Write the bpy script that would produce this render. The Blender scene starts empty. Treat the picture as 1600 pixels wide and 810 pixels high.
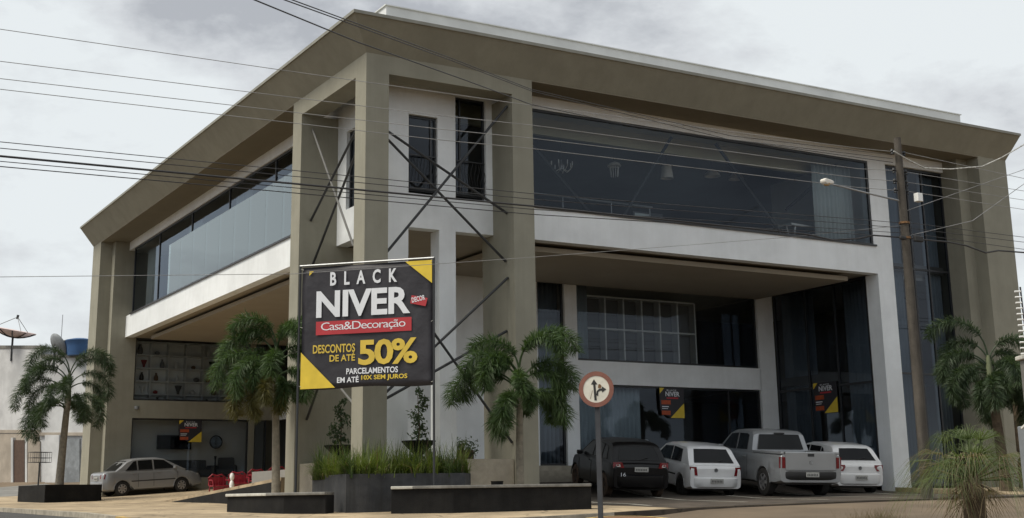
import bpy, bmesh, math, random
from mathutils import Vector, Matrix
random.seed(7)
R = math.radians
SC = bpy.context.scene
COL = SC.collection
# ------------------------------------------------------------------ camera
cam_d = bpy.data.cameras.new('camera'); cam = bpy.data.objects.new('camera', cam_d); COL.objects.link(cam)
SC.camera = cam
CAMP = Vector((-12.78, -28.69, 0.08))
yaw, pitch, roll = 0.53430428, 0.22993295, -0.0155064904
fwd = Vector((math.sin(yaw)*math.cos(pitch), math.cos(yaw)*math.cos(pitch), math.sin(pitch)))
rt = Vector((math.cos(yaw), -math.sin(yaw), 0)); up = rt.cross(fwd)
r2 = rt*math.cos(roll) + up*math.sin(roll); u2 = -rt*math.sin(roll) + up*math.cos(roll)
m = Matrix((r2, u2, -fwd)).transposed().to_4x4(); m.translation = CAMP
cam.matrix_world = m
cam_d.sensor_width = 36.0; cam_d.sensor_fit = 'HORIZONTAL'
cam_d.lens = 36.0*2038.5/1600
cam_d.shift_y = -103.36/1600
cam_d.clip_end = 5000; cam_d.clip_start = 0.1
# ------------------------------------------------------------------ world, sun, exposure
SUN_EL, SUN_AZ = R(57), R(-84)          # azimuth clockwise from +Y; the soft light comes from the left street
w = bpy.data.worlds.new("World"); SC.world = w; w.use_nodes = True
nt = w.node_tree; N = nt.nodes; L = nt.links
for n in list(N): N.remove(n)
wo = N.new('ShaderNodeOutputWorld'); bg = N.new('ShaderNodeBackground')
sky = N.new('ShaderNodeTexSky'); sky.sky_type = 'NISHITA'; sky.sun_disc = False
sky.sun_elevation = SUN_EL; sky.sun_rotation = SUN_AZ; sky.air_density = 1.2; sky.dust_density = 3
tc = N.new('ShaderNodeTexCoord'); mp = N.new('ShaderNodeMapping'); mp.inputs['Scale'].default_value = (1, 1, 2.1)
mp.inputs['Location'].default_value = (0.35, 0.1, 0.0)
nz = N.new('ShaderNodeTexNoise'); nz.inputs['Scale'].default_value = 3.2; nz.inputs['Detail'].default_value = 11
nz.inputs['Roughness'].default_value = 0.60; nz.inputs['Distortion'].default_value = 0.1
cr = N.new('ShaderNodeValToRGB'); e = cr.color_ramp.elements
e[0].position = 0.385; e[0].color = (0.52, 0.545, 0.585, 1)
e[1].position = 0.565; e[1].color = (0.93, 0.98, 1.0, 1)
el = e.new(0.475); el.color = (0.77, 0.80, 0.83, 1)
ml = N.new('ShaderNodeVectorMath'); ml.operation = 'SCALE'; ml.inputs['Scale'].default_value = 9.0
mx = N.new('ShaderNodeMix'); mx.data_type = 'RGBA'; mx.inputs['Factor'].default_value = 0.95
L.new(tc.outputs['Generated'], mp.inputs['Vector']); L.new(mp.outputs[0], nz.inputs['Vector'])
L.new(nz.outputs['Fac'], cr.inputs[0]); L.new(cr.outputs[0], ml.inputs[0])
L.new(sky.outputs[0], mx.inputs['A']); L.new(ml.outputs[0], mx.inputs['B'])
L.new(mx.outputs['Result'], bg.inputs['Color']); bg.inputs['Strength'].default_value = 0.1
L.new(bg.outputs[0], wo.inputs[0])
sd = bpy.data.lights.new('sun', 'SUN'); sun = bpy.data.objects.new('sun', sd); COL.objects.link(sun)
sd.energy = 3.6; sd.angle = R(26); sd.color = (1, 0.93, 0.80)
sv = Vector((math.sin(SUN_AZ)*math.cos(SUN_EL), math.cos(SUN_AZ)*math.cos(SUN_EL), math.sin(SUN_EL)))
sun.rotation_euler = sv.to_track_quat('Z', 'Y').to_euler(); sun.location = (-30, 0, 40)
SC.view_settings.view_transform = 'Standard'; SC.view_settings.look = 'None'
SC.view_settings.exposure = 0.0; SC.view_settings.gamma = 1
SC.cycles.max_bounces = 7; SC.cycles.diffuse_bounces = 4; SC.cycles.glossy_bounces = 3
SC.cycles.transparent_max_bounces = 14; SC.cycles.transmission_bounces = 4
SC.cycles.caustics_reflective = False; SC.cycles.caustics_refractive = False

# ------------------------------------------------------------------ materials
def mat(name, col, rough=0.7, metal=0.0, var=0.12, scale=3.0, bump=0.0, bscale=60, stain=0.0, spec=0.5, coat=0.0, col2=None, streak=False, runs=0.0, crack=0.0):
    """a Principled surface whose colour wanders with noise; optional stains and bump"""
    M = bpy.data.materials.new(name); M.use_nodes = True
    t = M.node_tree; n = t.nodes; l = t.links; b = n['Principled BSDF']
    b.inputs['Roughness'].default_value = rough; b.inputs['Metallic'].default_value = metal
    b.inputs['Specular IOR Level'].default_value = spec
    if coat: b.inputs['Coat Weight'].default_value = coat; b.inputs['Coat Roughness'].default_value = 0.05
    tcn = n.new('ShaderNodeTexCoord')
    a = n.new('ShaderNodeTexNoise'); a.inputs['Scale'].default_value = scale; a.inputs['Detail'].default_value = 6
    src = tcn.outputs['Object']
    if streak:
        q = n.new('ShaderNodeMapping'); q.inputs['Scale'].default_value = (1, 1, 0.12); l.new(src, q.inputs[0]); l.new(q.outputs[0], a.inputs['Vector'])
    else: l.new(src, a.inputs['Vector'])
    r = n.new('ShaderNodeValToRGB'); c = Vector(col[:3])
    c2 = Vector(col2) if col2 else c*(1+var)
    c1 = c if col2 else c*(1-var)
    r.color_ramp.elements[0].position = 0.3; r.color_ramp.elements[0].color = (*c1, 1)
    r.color_ramp.elements[1].position = 0.7; r.color_ramp.elements[1].color = (*[min(v, 0.95) for v in c2], 1)
    l.new(a.outputs['Fac'], r.inputs[0]); out = r.outputs[0]
    if stain:
        s = n.new('ShaderNodeTexNoise'); s.inputs['Scale'].default_value = scale*0.25; s.inputs['Detail'].default_value = 9; s.inputs['Roughness'].default_value = 0.7
        l.new(src, s.inputs['Vector'])
        sr = n.new('ShaderNodeValToRGB'); sr.color_ramp.elements[0].position = 0.42; sr.color_ramp.elements[1].position = 0.62
        sr.color_ramp.elements[0].color = (1-stain,)*3+(1,); sr.color_ramp.elements[1].color = (1, 1, 1, 1)
        l.new(s.outputs['Fac'], sr.inputs[0])
        mm = n.new('ShaderNodeMix'); mm.data_type = 'RGBA'; mm.blend_type = 'MULTIPLY'; mm.inputs['Factor'].default_value = 1
        l.new(out, mm.inputs['A']); l.new(sr.outputs[0], mm.inputs['B']); out = mm.outputs['Result']
    if runs:
        q = n.new('ShaderNodeMapping'); q.inputs['Scale'].default_value = (2.2, 2.2, 0.10); l.new(src, q.inputs[0])
        s = n.new('ShaderNodeTexNoise'); s.inputs['Scale'].default_value = 1.6; s.inputs['Detail'].default_value = 7; s.inputs['Roughness'].default_value = 0.75; l.new(q.outputs[0], s.inputs['Vector'])
        sr = n.new('ShaderNodeValToRGB'); sr.color_ramp.elements[0].position = 0.40; sr.color_ramp.elements[1].position = 0.56
        sr.color_ramp.elements[0].color = (1-runs, 1-runs, 1-runs*1.1, 1); sr.color_ramp.elements[1].color = (1, 1, 1, 1)
        l.new(s.outputs['Fac'], sr.inputs[0]); mm = n.new('ShaderNodeMix'); mm.data_type = 'RGBA'; mm.blend_type = 'MULTIPLY'; mm.inputs['Factor'].default_value = 1
        l.new(out, mm.inputs['A']); l.new(sr.outputs[0], mm.inputs['B']); out = mm.outputs['Result']
    if crack:
        s = n.new('ShaderNodeTexVoronoi'); s.feature = 'DISTANCE_TO_EDGE'; s.inputs['Scale'].default_value = 0.55
        wn = n.new('ShaderNodeTexNoise'); wn.inputs['Scale'].default_value = 1.5; wn.inputs['Detail'].default_value = 5; l.new(src, wn.inputs['Vector'])
        va = n.new('ShaderNodeVectorMath'); va.operation = 'MULTIPLY_ADD'; va.inputs[1].default_value = (.9, .9, .9); l.new(wn.outputs['Color'], va.inputs[0]); l.new(src, va.inputs[2]); l.new(va.outputs[0], s.inputs['Vector'])
        sr = n.new('ShaderNodeValToRGB'); sr.color_ramp.elements[0].position = 0.0; sr.color_ramp.elements[1].position = 0.022
        sr.color_ramp.elements[0].color = (1-crack,)*3+(1,); sr.color_ramp.elements[1].color = (1, 1, 1, 1)
        l.new(s.outputs['Distance'], sr.inputs[0]); mm = n.new('ShaderNodeMix'); mm.data_type = 'RGBA'; mm.blend_type = 'MULTIPLY'; mm.inputs['Factor'].default_value = 1
        l.new(out, mm.inputs['A']); l.new(sr.outputs[0], mm.inputs['B']); out = mm.outputs['Result']
    l.new(out, b.inputs['Base Color'])
    if bump:
        bn = n.new('ShaderNodeTexNoise'); bn.inputs['Scale'].default_value = bscale; bn.inputs['Detail'].default_value = 4
        l.new(src, bn.inputs['Vector'])
        bp = n.new('ShaderNodeBump'); bp.inputs['Strength'].default_value = bump; bp.inputs['Distance'].default_value = 0.02
        l.new(bn.outputs['Fac'], bp.inputs['Height']); l.new(bp.outputs[0], b.inputs['Normal'])
    return M

def glass_mat(name, tint, base_refl=0.1, glosscol=(0.9, 0.95, 1.0), rough=0.0):
    M = bpy.data.materials.new(name); M.use_nodes = True
    t = M.node_tree; n = t.nodes; l = t.links
    for q in list(n): n.remove(q)
    o = n.new('ShaderNodeOutputMaterial'); tr = n.new('ShaderNodeBsdfTransparent'); tr.inputs[0].default_value = (*tint, 1)
    g = n.new('ShaderNodeBsdfGlossy'); g.inputs['Color'].default_value = (*glosscol, 1); g.inputs['Roughness'].default_value = rough
    f = n.new('ShaderNodeFresnel'); f.inputs['IOR'].default_value = 1.5
    ad = n.new('ShaderNodeMath'); ad.operation = 'ADD'; ad.use_clamp = True; ad.inputs[1].default_value = base_refl
    nb = n.new('ShaderNodeTexNoise'); nb.inputs['Scale'].default_value = 0.35; tcn = n.new('ShaderNodeTexCoord'); l.new(tcn.outputs['Object'], nb.inputs['Vector'])
    bp = n.new('ShaderNodeBump'); bp.inputs['Strength'].default_value = 0.08; bp.inputs['Distance'].default_value = 0.05
    l.new(nb.outputs['Fac'], bp.inputs['Height']); l.new(bp.outputs[0], g.inputs['Normal'])
    mxs = n.new('ShaderNodeMixShader'); l.new(f.outputs[0], ad.inputs[0]); l.new(ad.outputs[0], mxs.inputs[0])
    l.new(tr.outputs[0], mxs.inputs[1]); l.new(g.outputs[0], mxs.inputs[2]); l.new(mxs.outputs[0], o.inputs[0])
    return M

def leaf_mat(name, c1, c2, rough=0.5):
    M = mat(name, c1, rough, scale=2.2, col2=c2, spec=0.35)
    t = M.node_tree; n = t.nodes; l = t.links; b = n['Principled BSDF']; o = n['Material Output']
    tl = n.new('ShaderNodeBsdfTranslucent'); tl.inputs[0].default_value = (c2[0]*1.4, c2[1]*1.5, c2[2]*0.8, 1)
    mxs = n.new('ShaderNodeMixShader'); mxs.inputs[0].default_value = 0.25
    l.new(b.outputs[0], mxs.inputs[1]); l.new(tl.outputs[0], mxs.inputs[2]); l.new(mxs.outputs[0], o.inputs[0])
    return M

BEIGE = mat('beige_render', (0.285, 0.275, 0.222), 0.9, var=0.06, scale=1.5, bump=0.3, bscale=60, stain=0.05, runs=0.06)
WHITE = mat('white_render', (0.83, 0.865, 0.89), 0.85, var=0.03, scale=1.2, bump=0.2, bscale=60, stain=0.10, runs=0.035)
SOFF = mat('soffit_plaster', (0.31, 0.275, 0.22), 0.9, var=0.04, scale=1.0, stain=0.05)
PARAP = mat('parapet_paint', (0.74, 0.77, 0.79), 0.8, var=0.05, scale=1.0, stain=0.12)
FRAME = mat('black_aluminium', (0.02, 0.022, 0.026), 0.4, var=0.1)
GLASS = glass_mat('tinted_glass', (0.74, 0.78, 0.80), -0.005, (0.66, 0.76, 0.90))
GLASSD = glass_mat('dark_tinted_glass', (0.52, 0.56, 0.60), 0.0, (0.80, 0.88, 1.0))
GLASSL = glass_mat('pale_glass', (0.74, 0.80, 0.80), 0.20, (0.80, 0.88, 0.90))
CONC = mat('platform_stone', (0.36, 0.33, 0.27), 0.85, var=0.08, scale=4, stain=0.2, bump=0.2)
DCONC = mat('charcoal_render', (0.009, 0.009, 0.010), 0.85, var=0.3, scale=3, bump=0.3, stain=0.35, col2=(0.017, 0.0165, 0.016), runs=0.25, spec=0.25)
CAP = mat('grey_stone_cap', (0.20, 0.195, 0.18), 0.7, var=0.15, scale=9, stain=0.25, bump=0.1)
CAPL = mat('pale_stone_cap', (0.55, 0.54, 0.49), 0.7, var=0.1, scale=9, stain=0.15)
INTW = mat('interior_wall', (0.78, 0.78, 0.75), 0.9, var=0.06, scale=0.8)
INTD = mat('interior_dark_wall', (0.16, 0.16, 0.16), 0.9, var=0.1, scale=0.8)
INTF = mat('interior_floor', (0.22, 0.21, 0.19), 0.35, var=0.1, scale=2)
STEEL = mat('painted_steel', (0.022, 0.024, 0.027), 0.5, var=0.15)
GALV = mat('galvanised_steel', (0.33, 0.34, 0.35), 0.45, metal=0.6, var=0.15, scale=9)
CURT = mat('blue_grey_curtain', (0.36, 0.42, 0.47), 0.9, var=0.08, scale=2)
CURTW = mat('white_curtain', (0.62, 0.68, 0.68), 0.9, var=0.05, scale=2)
WOODP = mat('weathered_pole', (0.088, 0.078, 0.066), 0.95, var=0.35, scale=6, bump=0.6, bscale=25, streak=True, stain=0.3)
BARK = mat('palm_bark', (0.22, 0.20, 0.16), 0.95, var=0.25, scale=8, bump=0.6, bscale=30)
BARKD = mat('dark_bark', (0.10, 0.075, 0.05), 0.95, var=0.35, scale=8, bump=0.8, bscale=30)
LEAF = leaf_mat('palm_leaf', (0.030, 0.058, 0.020), (0.075, 0.125, 0.045))
LEAFD = leaf_mat('dark_palm_leaf', (0.028, 0.050, 0.026), (0.062, 0.095, 0.045))
LEAFDRY = leaf_mat('drying_palm_leaf', (0.060, 0.065, 0.022), (0.13, 0.115, 0.038))
GRASSM = leaf_mat('grass_leaf', (0.035, 0.062, 0.010), (0.150, 0.195, 0.035))
FANM = leaf_mat('fan_palm_leaf', (0.045, 0.078, 0.024), (0.12, 0.15, 0.05))
GRASSD = leaf_mat('dark_grass_leaf', (0.020, 0.040, 0.010), (0.075, 0.115, 0.026))
DRYM = leaf_mat('dead_palm_leaf', (0.10, 0.075, 0.042), (0.20, 0.155, 0.09))
YBUSH = leaf_mat('yellow_green_leaf', (0.10, 0.13, 0.02), (0.30, 0.28, 0.05))
WIRE = mat('dark_cable', (0.03, 0.03, 0.032), 0.6)
WIREL = mat('bare_wire', (0.24, 0.24, 0.24), 0.6, var=0.3, scale=2)
WIREW = mat('white_cable', (0.40, 0.40, 0.38), 0.7, var=0.5, scale=12)
BLACKC = mat('banner_black', (0.022, 0.021, 0.028), 0.55, var=0.15, scale=2.5, bump=1.0, bscale=3.0)
YEL = mat('banner_yellow', (0.68, 0.50, 0.045), 0.6, var=0.12, scale=3)
GOLD = mat('banner_gold', (0.62, 0.45, 0.06), 0.6, var=0.1, scale=3)
TXW = mat('banner_white', (0.72, 0.75, 0.80), 0.6, var=0.04)
TXR = mat('banner_red', (0.42, 0.03, 0.04), 0.6, var=0.08)
ORNG = mat('poster_orange', (0.40, 0.07, 0.02), 0.6, var=0.2, scale=8)
SIGNW = mat('sign_white', (0.68, 0.66, 0.58), 0.6, var=0.06, scale=6, stain=0.12)
SIGNR = mat('faded_sign_red', (0.21, 0.085, 0.062), 0.6, var=0.15, scale=8)
SIGNB = mat('sign_black', (0.02, 0.02, 0.02), 0.5)
RUST = mat('rust', (0.20, 0.11, 0.05), 0.9, var=0.4, scale=20)
TYRE = mat('tyre_rubber', (0.022, 0.021, 0.020), 0.85, var=0.2, scale=12)
TYREB = mat('dusty_tyre', (0.075, 0.05, 0.035), 0.95, var=0.35, scale=8)
RIM = mat('alloy', (0.42, 0.42, 0.43), 0.35, metal=0.7, var=0.1)
CARGL = mat('car_glass', (0.009, 0.010, 0.011), 0.06, var=0.1, spec=0.22)
LAMPR = mat('tail_lamp_red', (0.17, 0.008, 0.012), 0.2, var=0.25, scale=14)
LAMPC = mat('clear_lamp', (0.55, 0.54, 0.52), 0.2, var=0.2, scale=14)
PLATE = mat('plate_grey', (0.40, 0.40, 0.38), 0.6, var=0.25, scale=40)
PLASTIC = mat('black_plastic', (0.025, 0.025, 0.026), 0.7)
CPW = mat('car_white', (0.78, 0.79, 0.80), 0.3, var=0.04, scale=1.5, coat=0.7, stain=0.06)
CPB = mat('car_black', (0.006, 0.006, 0.007), 0.32, var=0.3, scale=2, coat=0.05, stain=0.2, spec=0.3)
CPS = mat('car_silver', (0.31, 0.32, 0.335), 0.35, metal=0.45, var=0.05, scale=1.5, coat=0.6)
CPG = mat('car_grey_silver', (0.34, 0.355, 0.37), 0.35, metal=0.45, var=0.05, scale=1.5, coat=0.6)
REDP = mat('red_paint', (0.26, 0.012, 0.025), 0.5, var=0.25, scale=6)
BLUET = mat('blue_plastic', (0.03, 0.09, 0.22), 0.5, var=0.1)
NWALL = mat('neighbour_white_wall', (0.62, 0.63, 0.64), 0.95, var=0.07, scale=0.9, stain=0.22, bump=0.2)
NWALL2 = mat('neighbour_beige_wall', (0.42, 0.37, 0.31), 0.95, var=0.1, scale=1.2, stain=0.2)
DOORB = mat('brown_gate', (0.09, 0.055, 0.04), 0.7, var=0.2, scale=6)
DISH = mat('dish_mesh', (0.62, 0.49, 0.47), 0.6, var=0.15)
YKERB = mat('yellow_kerb_paint', (0.58, 0.40, 0.13), 0.85, var=0.2, scale=7, stain=0.4)
KERB = mat('kerb_stone', (0.40, 0.36, 0.29), 0.9, var=0.15, scale=5, stain=0.3, bump=0.3)
PAVE = mat('dusty_concrete', (0.44, 0.345, 0.225), 0.95, var=0.14, scale=1.4, stain=0.35, bump=0.5, bscale=25, crack=0.5)
SOIL = mat('brown_soil', (0.17, 0.09, 0.045), 0.98, var=0.3, scale=5, bump=0.7, bscale=20)
LINEP = mat('worn_white_paint', (0.46, 0.44, 0.38), 0.9, var=0.25, scale=9, stain=0.35)
LOTM = mat('lot_paving', (0.085, 0.068, 0.052), 0.92, var=0.18, scale=1.8, stain=0.4, bump=0.4, bscale=25, crack=0.5)
PLASW = mat('white_lacquer', (0.82, 0.83, 0.82), 0.4, var=0.04)
SHADE = mat('lamp_shade', (0.80, 0.78, 0.72), 0.6, var=0.1)
WOODI = mat('brown_wood', (0.16, 0.09, 0.05), 0.6, var=0.2, streak=True)
GREYPOST = mat('grey_post', (0.24, 0.26, 0.28), 0.7, var=0.1, scale=4, stain=0.25, bump=0.2)

# ------------------------------------------------------------------ mesh helpers
class MB:
    def __init__(s): s.v = []; s.f = []; s.mi = []; s.mats = []; s.sm = False; s.cur = 0
    def use(s, M):
        if M not in s.mats: s.mats.append(M)
        s.cur = s.mats.index(M); return s
    def add(s, vs, fs):
        o = len(s.v); s.v += [tuple(p) for p in vs]; s.f += [tuple(i+o for i in f) for f in fs]; s.mi += [s.cur]*len(fs); return s
    def box(s, a, b):
        x0, y0, z0 = [min(a[i], b[i]) for i in range(3)]; x1, y1, z1 = [max(a[i], b[i]) for i in range(3)]
        return s.add([(x0,y0,z0),(x1,y0,z0),(x1,y1,z0),(x0,y1,z0),(x0,y0,z1),(x1,y0,z1),(x1,y1,z1),(x0,y1,z1)],
                     [(0,3,2,1),(4,5,6,7),(0,1,5,4),(1,2,6,5),(2,3,7,6),(3,0,4,7)])
    def quad(s, *p): return s.add(p, [tuple(range(len(p)))])
    def prism(s, poly, d):           # poly: list of 3D points, d: extrusion vector
        n = len(poly); d = Vector(d); P = [Vector(p) for p in poly]
        return s.add(P+[p+d for p in P], [tuple(range(n))[::-1], tuple(range(n, 2*n))]+[(i, (i+1) % n, n+(i+1) % n, n+i) for i in range(n)])
    def tube(s, pts, r, n=8, cap=True):
        pts = [Vector(p) for p in pts]; k = len(pts); rs = r if isinstance(r, (list, tuple)) else [r]*k
        vs = []; fs = []
        for i, p in enumerate(pts):
            t = (pts[min(i+1, k-1)]-pts[max(i-1, 0)]).normalized()
            a = t.cross(Vector((0, 0, 1)));
            if a.length < 0.05: a = t.cross(Vector((1, 0, 0)))
            a.normalize(); b = t.cross(a)
            for j in range(n):
                q = 2*math.pi*j/n; vs.append(p+(a*math.cos(q)+b*math.sin(q))*rs[i])
        for i in range(k-1):
            for j in range(n): fs.append((i*n+j, i*n+(j+1) % n, (i+1)*n+(j+1) % n, (i+1)*n+j))
        if cap: fs += [tuple(range(n))[::-1], tuple(range((k-1)*n, k*n))]
        return s.add(vs, fs)
    def lathe(s, c, prof, n=20):      # prof: (radius, z)
        vs = []; fs = []
        for (r, z) in prof:
            for j in range(n):
                q = 2*math.pi*j/n; vs.append((c[0]+r*math.cos(q), c[1]+r*math.sin(q), c[2]+z))
        for i in range(len(prof)-1):
            for j in range(n): fs.append((i*n+j, i*n+(j+1) % n, (i+1)*n+(j+1) % n, (i+1)*n+j))
        return s.add(vs, fs)
    def build(s, name, M=None, parent=None, smooth=False, bevel=0.0, loc=None):
        me = bpy.data.meshes.new(name); me.from_pydata(s.v, [], s.f)
        for mm in (s.mats or [M]): me.materials.append(mm)
        if s.mats: me.polygons.foreach_set('material_index', s.mi)
        if smooth:
            me.polygons.foreach_set('use_smooth', [True]*len(me.polygons))
            me.set_sharp_from_angle(angle=R(38))
        me.update()
        o = bpy.data.objects.new(name, me); COL.objects.link(o)
        if loc: o.location = loc
        if parent: o.parent = parent
        if bevel:
            b = o.modifiers.new('bevel', 'BEVEL'); b.width = bevel; b.segments = 2; b.limit_method = 'ANGLE'
        return o
def fixn(o):
    bm = bmesh.new(); bm.from_mesh(o.data); bmesh.ops.recalc_face_normals(bm, faces=bm.faces); bm.to_mesh(o.data); bm.free(); return o
def tag(o, label=None, cat=None, group=None, kind=None):
    if label: o['label'] = label
    if cat: o['category'] = cat
    if group: o['group'] = group
    if kind: o['kind'] = kind
    return o
def empty(name, loc=(0, 0, 0), rz=0.0, label=None, cat=None, group=None):
    o = bpy.data.objects.new(name, None); COL.objects.link(o); o.location = loc; o.rotation_euler = (0, 0, rz); o.empty_display_size = 0.3
    return tag(o, label, cat, group)
def copy_tree(o, parent=None):
    c = o.copy(); COL.objects.link(c)
    if parent: c.parent = parent
    for ch in list(o.children): copy_tree(ch, c)
    return c
def text_into(mb, body, box, M, frame, off=0.0, space=1.0, fit=True, ext=0.003):
    """lettering laid flat in box (x0,z0,x1,z1) of a frame (origin, right, up, normal) and stretched to fill it"""
    cu = bpy.data.curves.new('lettering', 'FONT'); cu.body = body; cu.offset = off; cu.space_character = space; cu.resolution_u = 3
    ob = bpy.data.objects.new('lettering', cu); COL.objects.link(ob)
    dg = bpy.context.evaluated_depsgraph_get(); me = bpy.data.meshes.new_from_object(ob.evaluated_get(dg))
    xs = [v.co.x for v in me.vertices]; ys = [v.co.y for v in me.vertices]
    x0, x1, y0, y1 = min(xs), max(xs), min(ys), max(ys); o, rr, uu, nn = [Vector(q) for q in frame]
    vs = [o + rr*(box[0]+(v.co.x-x0)/(x1-x0)*(box[2]-box[0])) + uu*(box[1]+(v.co.y-y0)/(y1-y0)*(box[3]-box[1])) + nn*ext for v in me.vertices]
    mb.use(M).add(vs, [tuple(p.vertices) for p in me.polygons])
    bpy.data.objects.remove(ob); bpy.data.curves.remove(cu); bpy.data.meshes.remove(me)

def lerp_tab(t, x):
    if x <= t[0][0]: return t[0][1]
    for (a, b), (c, d) in zip(t, t[1:]):
        if x <= c: return b+(d-b)*(x-a)/(c-a)
    return t[-1][1]

# ------------------------------------------------------------------ terrain
BASE = [(-200, -6), (-60, -3.2), (0, -1.4), (15, -0.78), (24, -0.36), (26.5, -0.28), (28.5, -0.17), (31, -0.10), (38, 0.0), (44, 0.08), (50, 0.22), (57, 0.42), (65, 0.8), (75, 1.4), (100, 2.2), (400, 3.0), (3000, 3.0)]
RAMP = [(-1, 0), (1.5, 0.07), (3, 0.2), (4.5, 0.42), (5.6, 0.52)]
def sst(x): x = max(0, min(1, x)); return x*x*(3-2*x)
def hz(x, y):
    u = (x+12.78)*0.509+(y+28.69)*0.861
    h = lerp_tab(BASE, u)
    if y > -1 and y < 7 and x > 4: h += lerp_tab(RAMP, y)*sst((x-4.0)/1.0)*sst((20-x)/1.5)
    if x > -1 and y > 8: h += 0.04*(min(x, 6)+1)*sst((y-8)/3)
    return h
def lever(x, y): return 0.12 if x < 3.5 else (0.12-0.09*sst((x-3.5)/2))
KX, KY, KR = -5.6, -6.2, 4.4
def clipk(x, y):
    cx, cy = KX+KR, KY+KR
    if x < cx and y < cy:
        d = math.hypot(x-cx, y-cy)
        if d > KR: return cx+(x-cx)*KR/d, cy+(y-cy)*KR/d
    return x, y
def frange(a, b, s):
    n = max(1, int(round((b-a)/s))); return [a+(b-a)*i/n for i in range(n+1)]
# street level sheet out to the horizon
mb = MB()
xs = [-3000, -900, -300, -120, -70]+frange(-50, 60, 1.0)+[75, 120, 300, 900, 3000]
ys = [-3000, -900, -300, -120, -70]+frange(-50, 90, 1.0)+[120, 300, 900, 3000]
for y in ys:
    for x in xs: mb.v.append((x, y, hz(x, y)-lever(x, y)))
nx = len(xs)
mb.f = [(j*nx+i, j*nx+i+1, (j+1)*nx+i+1, (j+1)*nx+i) for j in range(len(ys)-1) for i in range(nx-1)]
EARTH = mat('dusty_street', (0.16, 0.12, 0.080), 0.95, var=0.15, scale=0.5, stain=0.25, bump=0.4, bscale=12)
o = mb.build('ground', EARTH, smooth=True); tag(o, kind='structure')
# left street asphalt sheet
def sheet(name, M, xr, yr, step, dz, kind='structure', f=None):
    s = MB(); X = frange(*xr, step); Y = frange(*yr, step)
    for y in Y:
        for x in X:
            a, b = f(x, y) if f else (x, y)
            s.v.append((a, b, hz(a, b)+dz(a, b)))
    n = len(X); s.f = [(j*n+i, j*n+i+1, (j+1)*n+i+1, (j+1)*n+i) for j in range(len(Y)-1) for i in range(n-1)]
    o = s.build(name, M, smooth=True); tag(o, kind=kind); return o
ASPH = mat('asphalt', (0.06, 0.058, 0.057), 0.9, var=0.12, scale=2, stain=0.2, bump=0.4, bscale=60)
ASPHL = mat('pale_worn_asphalt', (0.22, 0.215, 0.20), 0.9, var=0.12, scale=2, stain=0.25, bump=0.4, bscale=60)
sheet('side_street', ASPH, (-14.5, KX-0.02), (-26, 33), 1.0, lambda x, y: -lever(x, y)+0.006)
sheet('far_street', ASPHL, (-30, 2), (33, 46), 1.0, lambda x, y: -lever(x, y)+0.010)
# pavement with rounded corner and kerb
sheet('pavement', PAVE, (KX+0.15, 30), (KY+0.15, 33), 0.55, lambda x, y: 0.0, f=lambda x, y: (lambda c: c)(clipk(x, y)))
kl = [(KX, y) for y in frange(KY+KR, 33, 1.0)][::-1]+[(KX+KR-KR*math.cos(a), KY+KR-KR*math.sin(a)) for a in [R(k*7.5) for k in range(1, 12)]]+[(x, KY) for x in frange(KX+KR, 30, 1.0)]
def kerb_run(name, pts, M, top=0.004):
    s = MB()
    for i in range(len(pts)-1):
        a = Vector((*pts[i], 0)); b = Vector((*pts[i+1], 0)); pr = Vector((*pts[max(i-1, 0)], 0)); nxp = Vector((*pts[min(i+2, len(pts)-1)], 0))
        n1 = (b-pr).normalized(); n1 = Vector((-n1.y, n1.x, 0)); n2 = (nxp-a).normalized(); n2 = Vector((-n2.y, n2.x, 0))
        q = []
        for p, n_ in ((a, n1), (b, n2)):
            h = hz(p.x, p.y); lv = lever(p.x, p.y)+0.05
            q.append([Vector((p.x, p.y, h-lv)), Vector((p.x, p.y, h+top)), Vector((p.x+n_.x*0.16, p.y+n_.y*0.16, h+top)), Vector((p.x+n_.x*0.16, p.y+n_.y*0.16, h-lv))])
        s.add(q[0]+q[1], [(0, 4, 5, 1), (1, 5, 6, 2), (2, 6, 7, 3)])
    o = s.build(name, M); tag(o, kind='structure'); return o
kerb_run('kerb', kl[:22], KERB); kerb_run('kerb', kl[21:34], KERB); kerb_run('kerb', kl[33:37], YKERB); kerb_run('kerb', kl[36:46], KERB); kerb_run('kerb', kl[45:48], YKERB); kerb_run('kerb', kl[47:52], KERB); kerb_run('kerb', kl[51:], LOTM)
# parking lot paving and its worn lane lines
sheet('parking_lot', LOTM, (4.6, 27.0), (-6.02, 5.35), 0.5, lambda x, y: 0.006)
HD = R(15)
def lane(x, y, ln):
    s = MB(); d = Vector((math.sin(HD), math.cos(HD))); n_ = Vector((d.y, -d.x))*0.075
    for i in range(int(ln/0.4)+1):
        p = Vector((x, y))+d*(i*0.4)
        for sgn in (-1, 1):
            q = p+n_*sgn; s.v.append((q.x, q.y, hz(q.x, q.y)+0.014))
    k = len(s.v)//2; s.f = [(2*i, 2*i+1, 2*i+3, 2*i+2) for i in range(k-1)]
    o = s.build('lane_marking', LINEP); tag(o, kind='structure')
for lx in (4.9, 7.65, 10.2, 12.6, 15.35): lane(lx+0.0, -4.6, 8.6)
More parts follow.
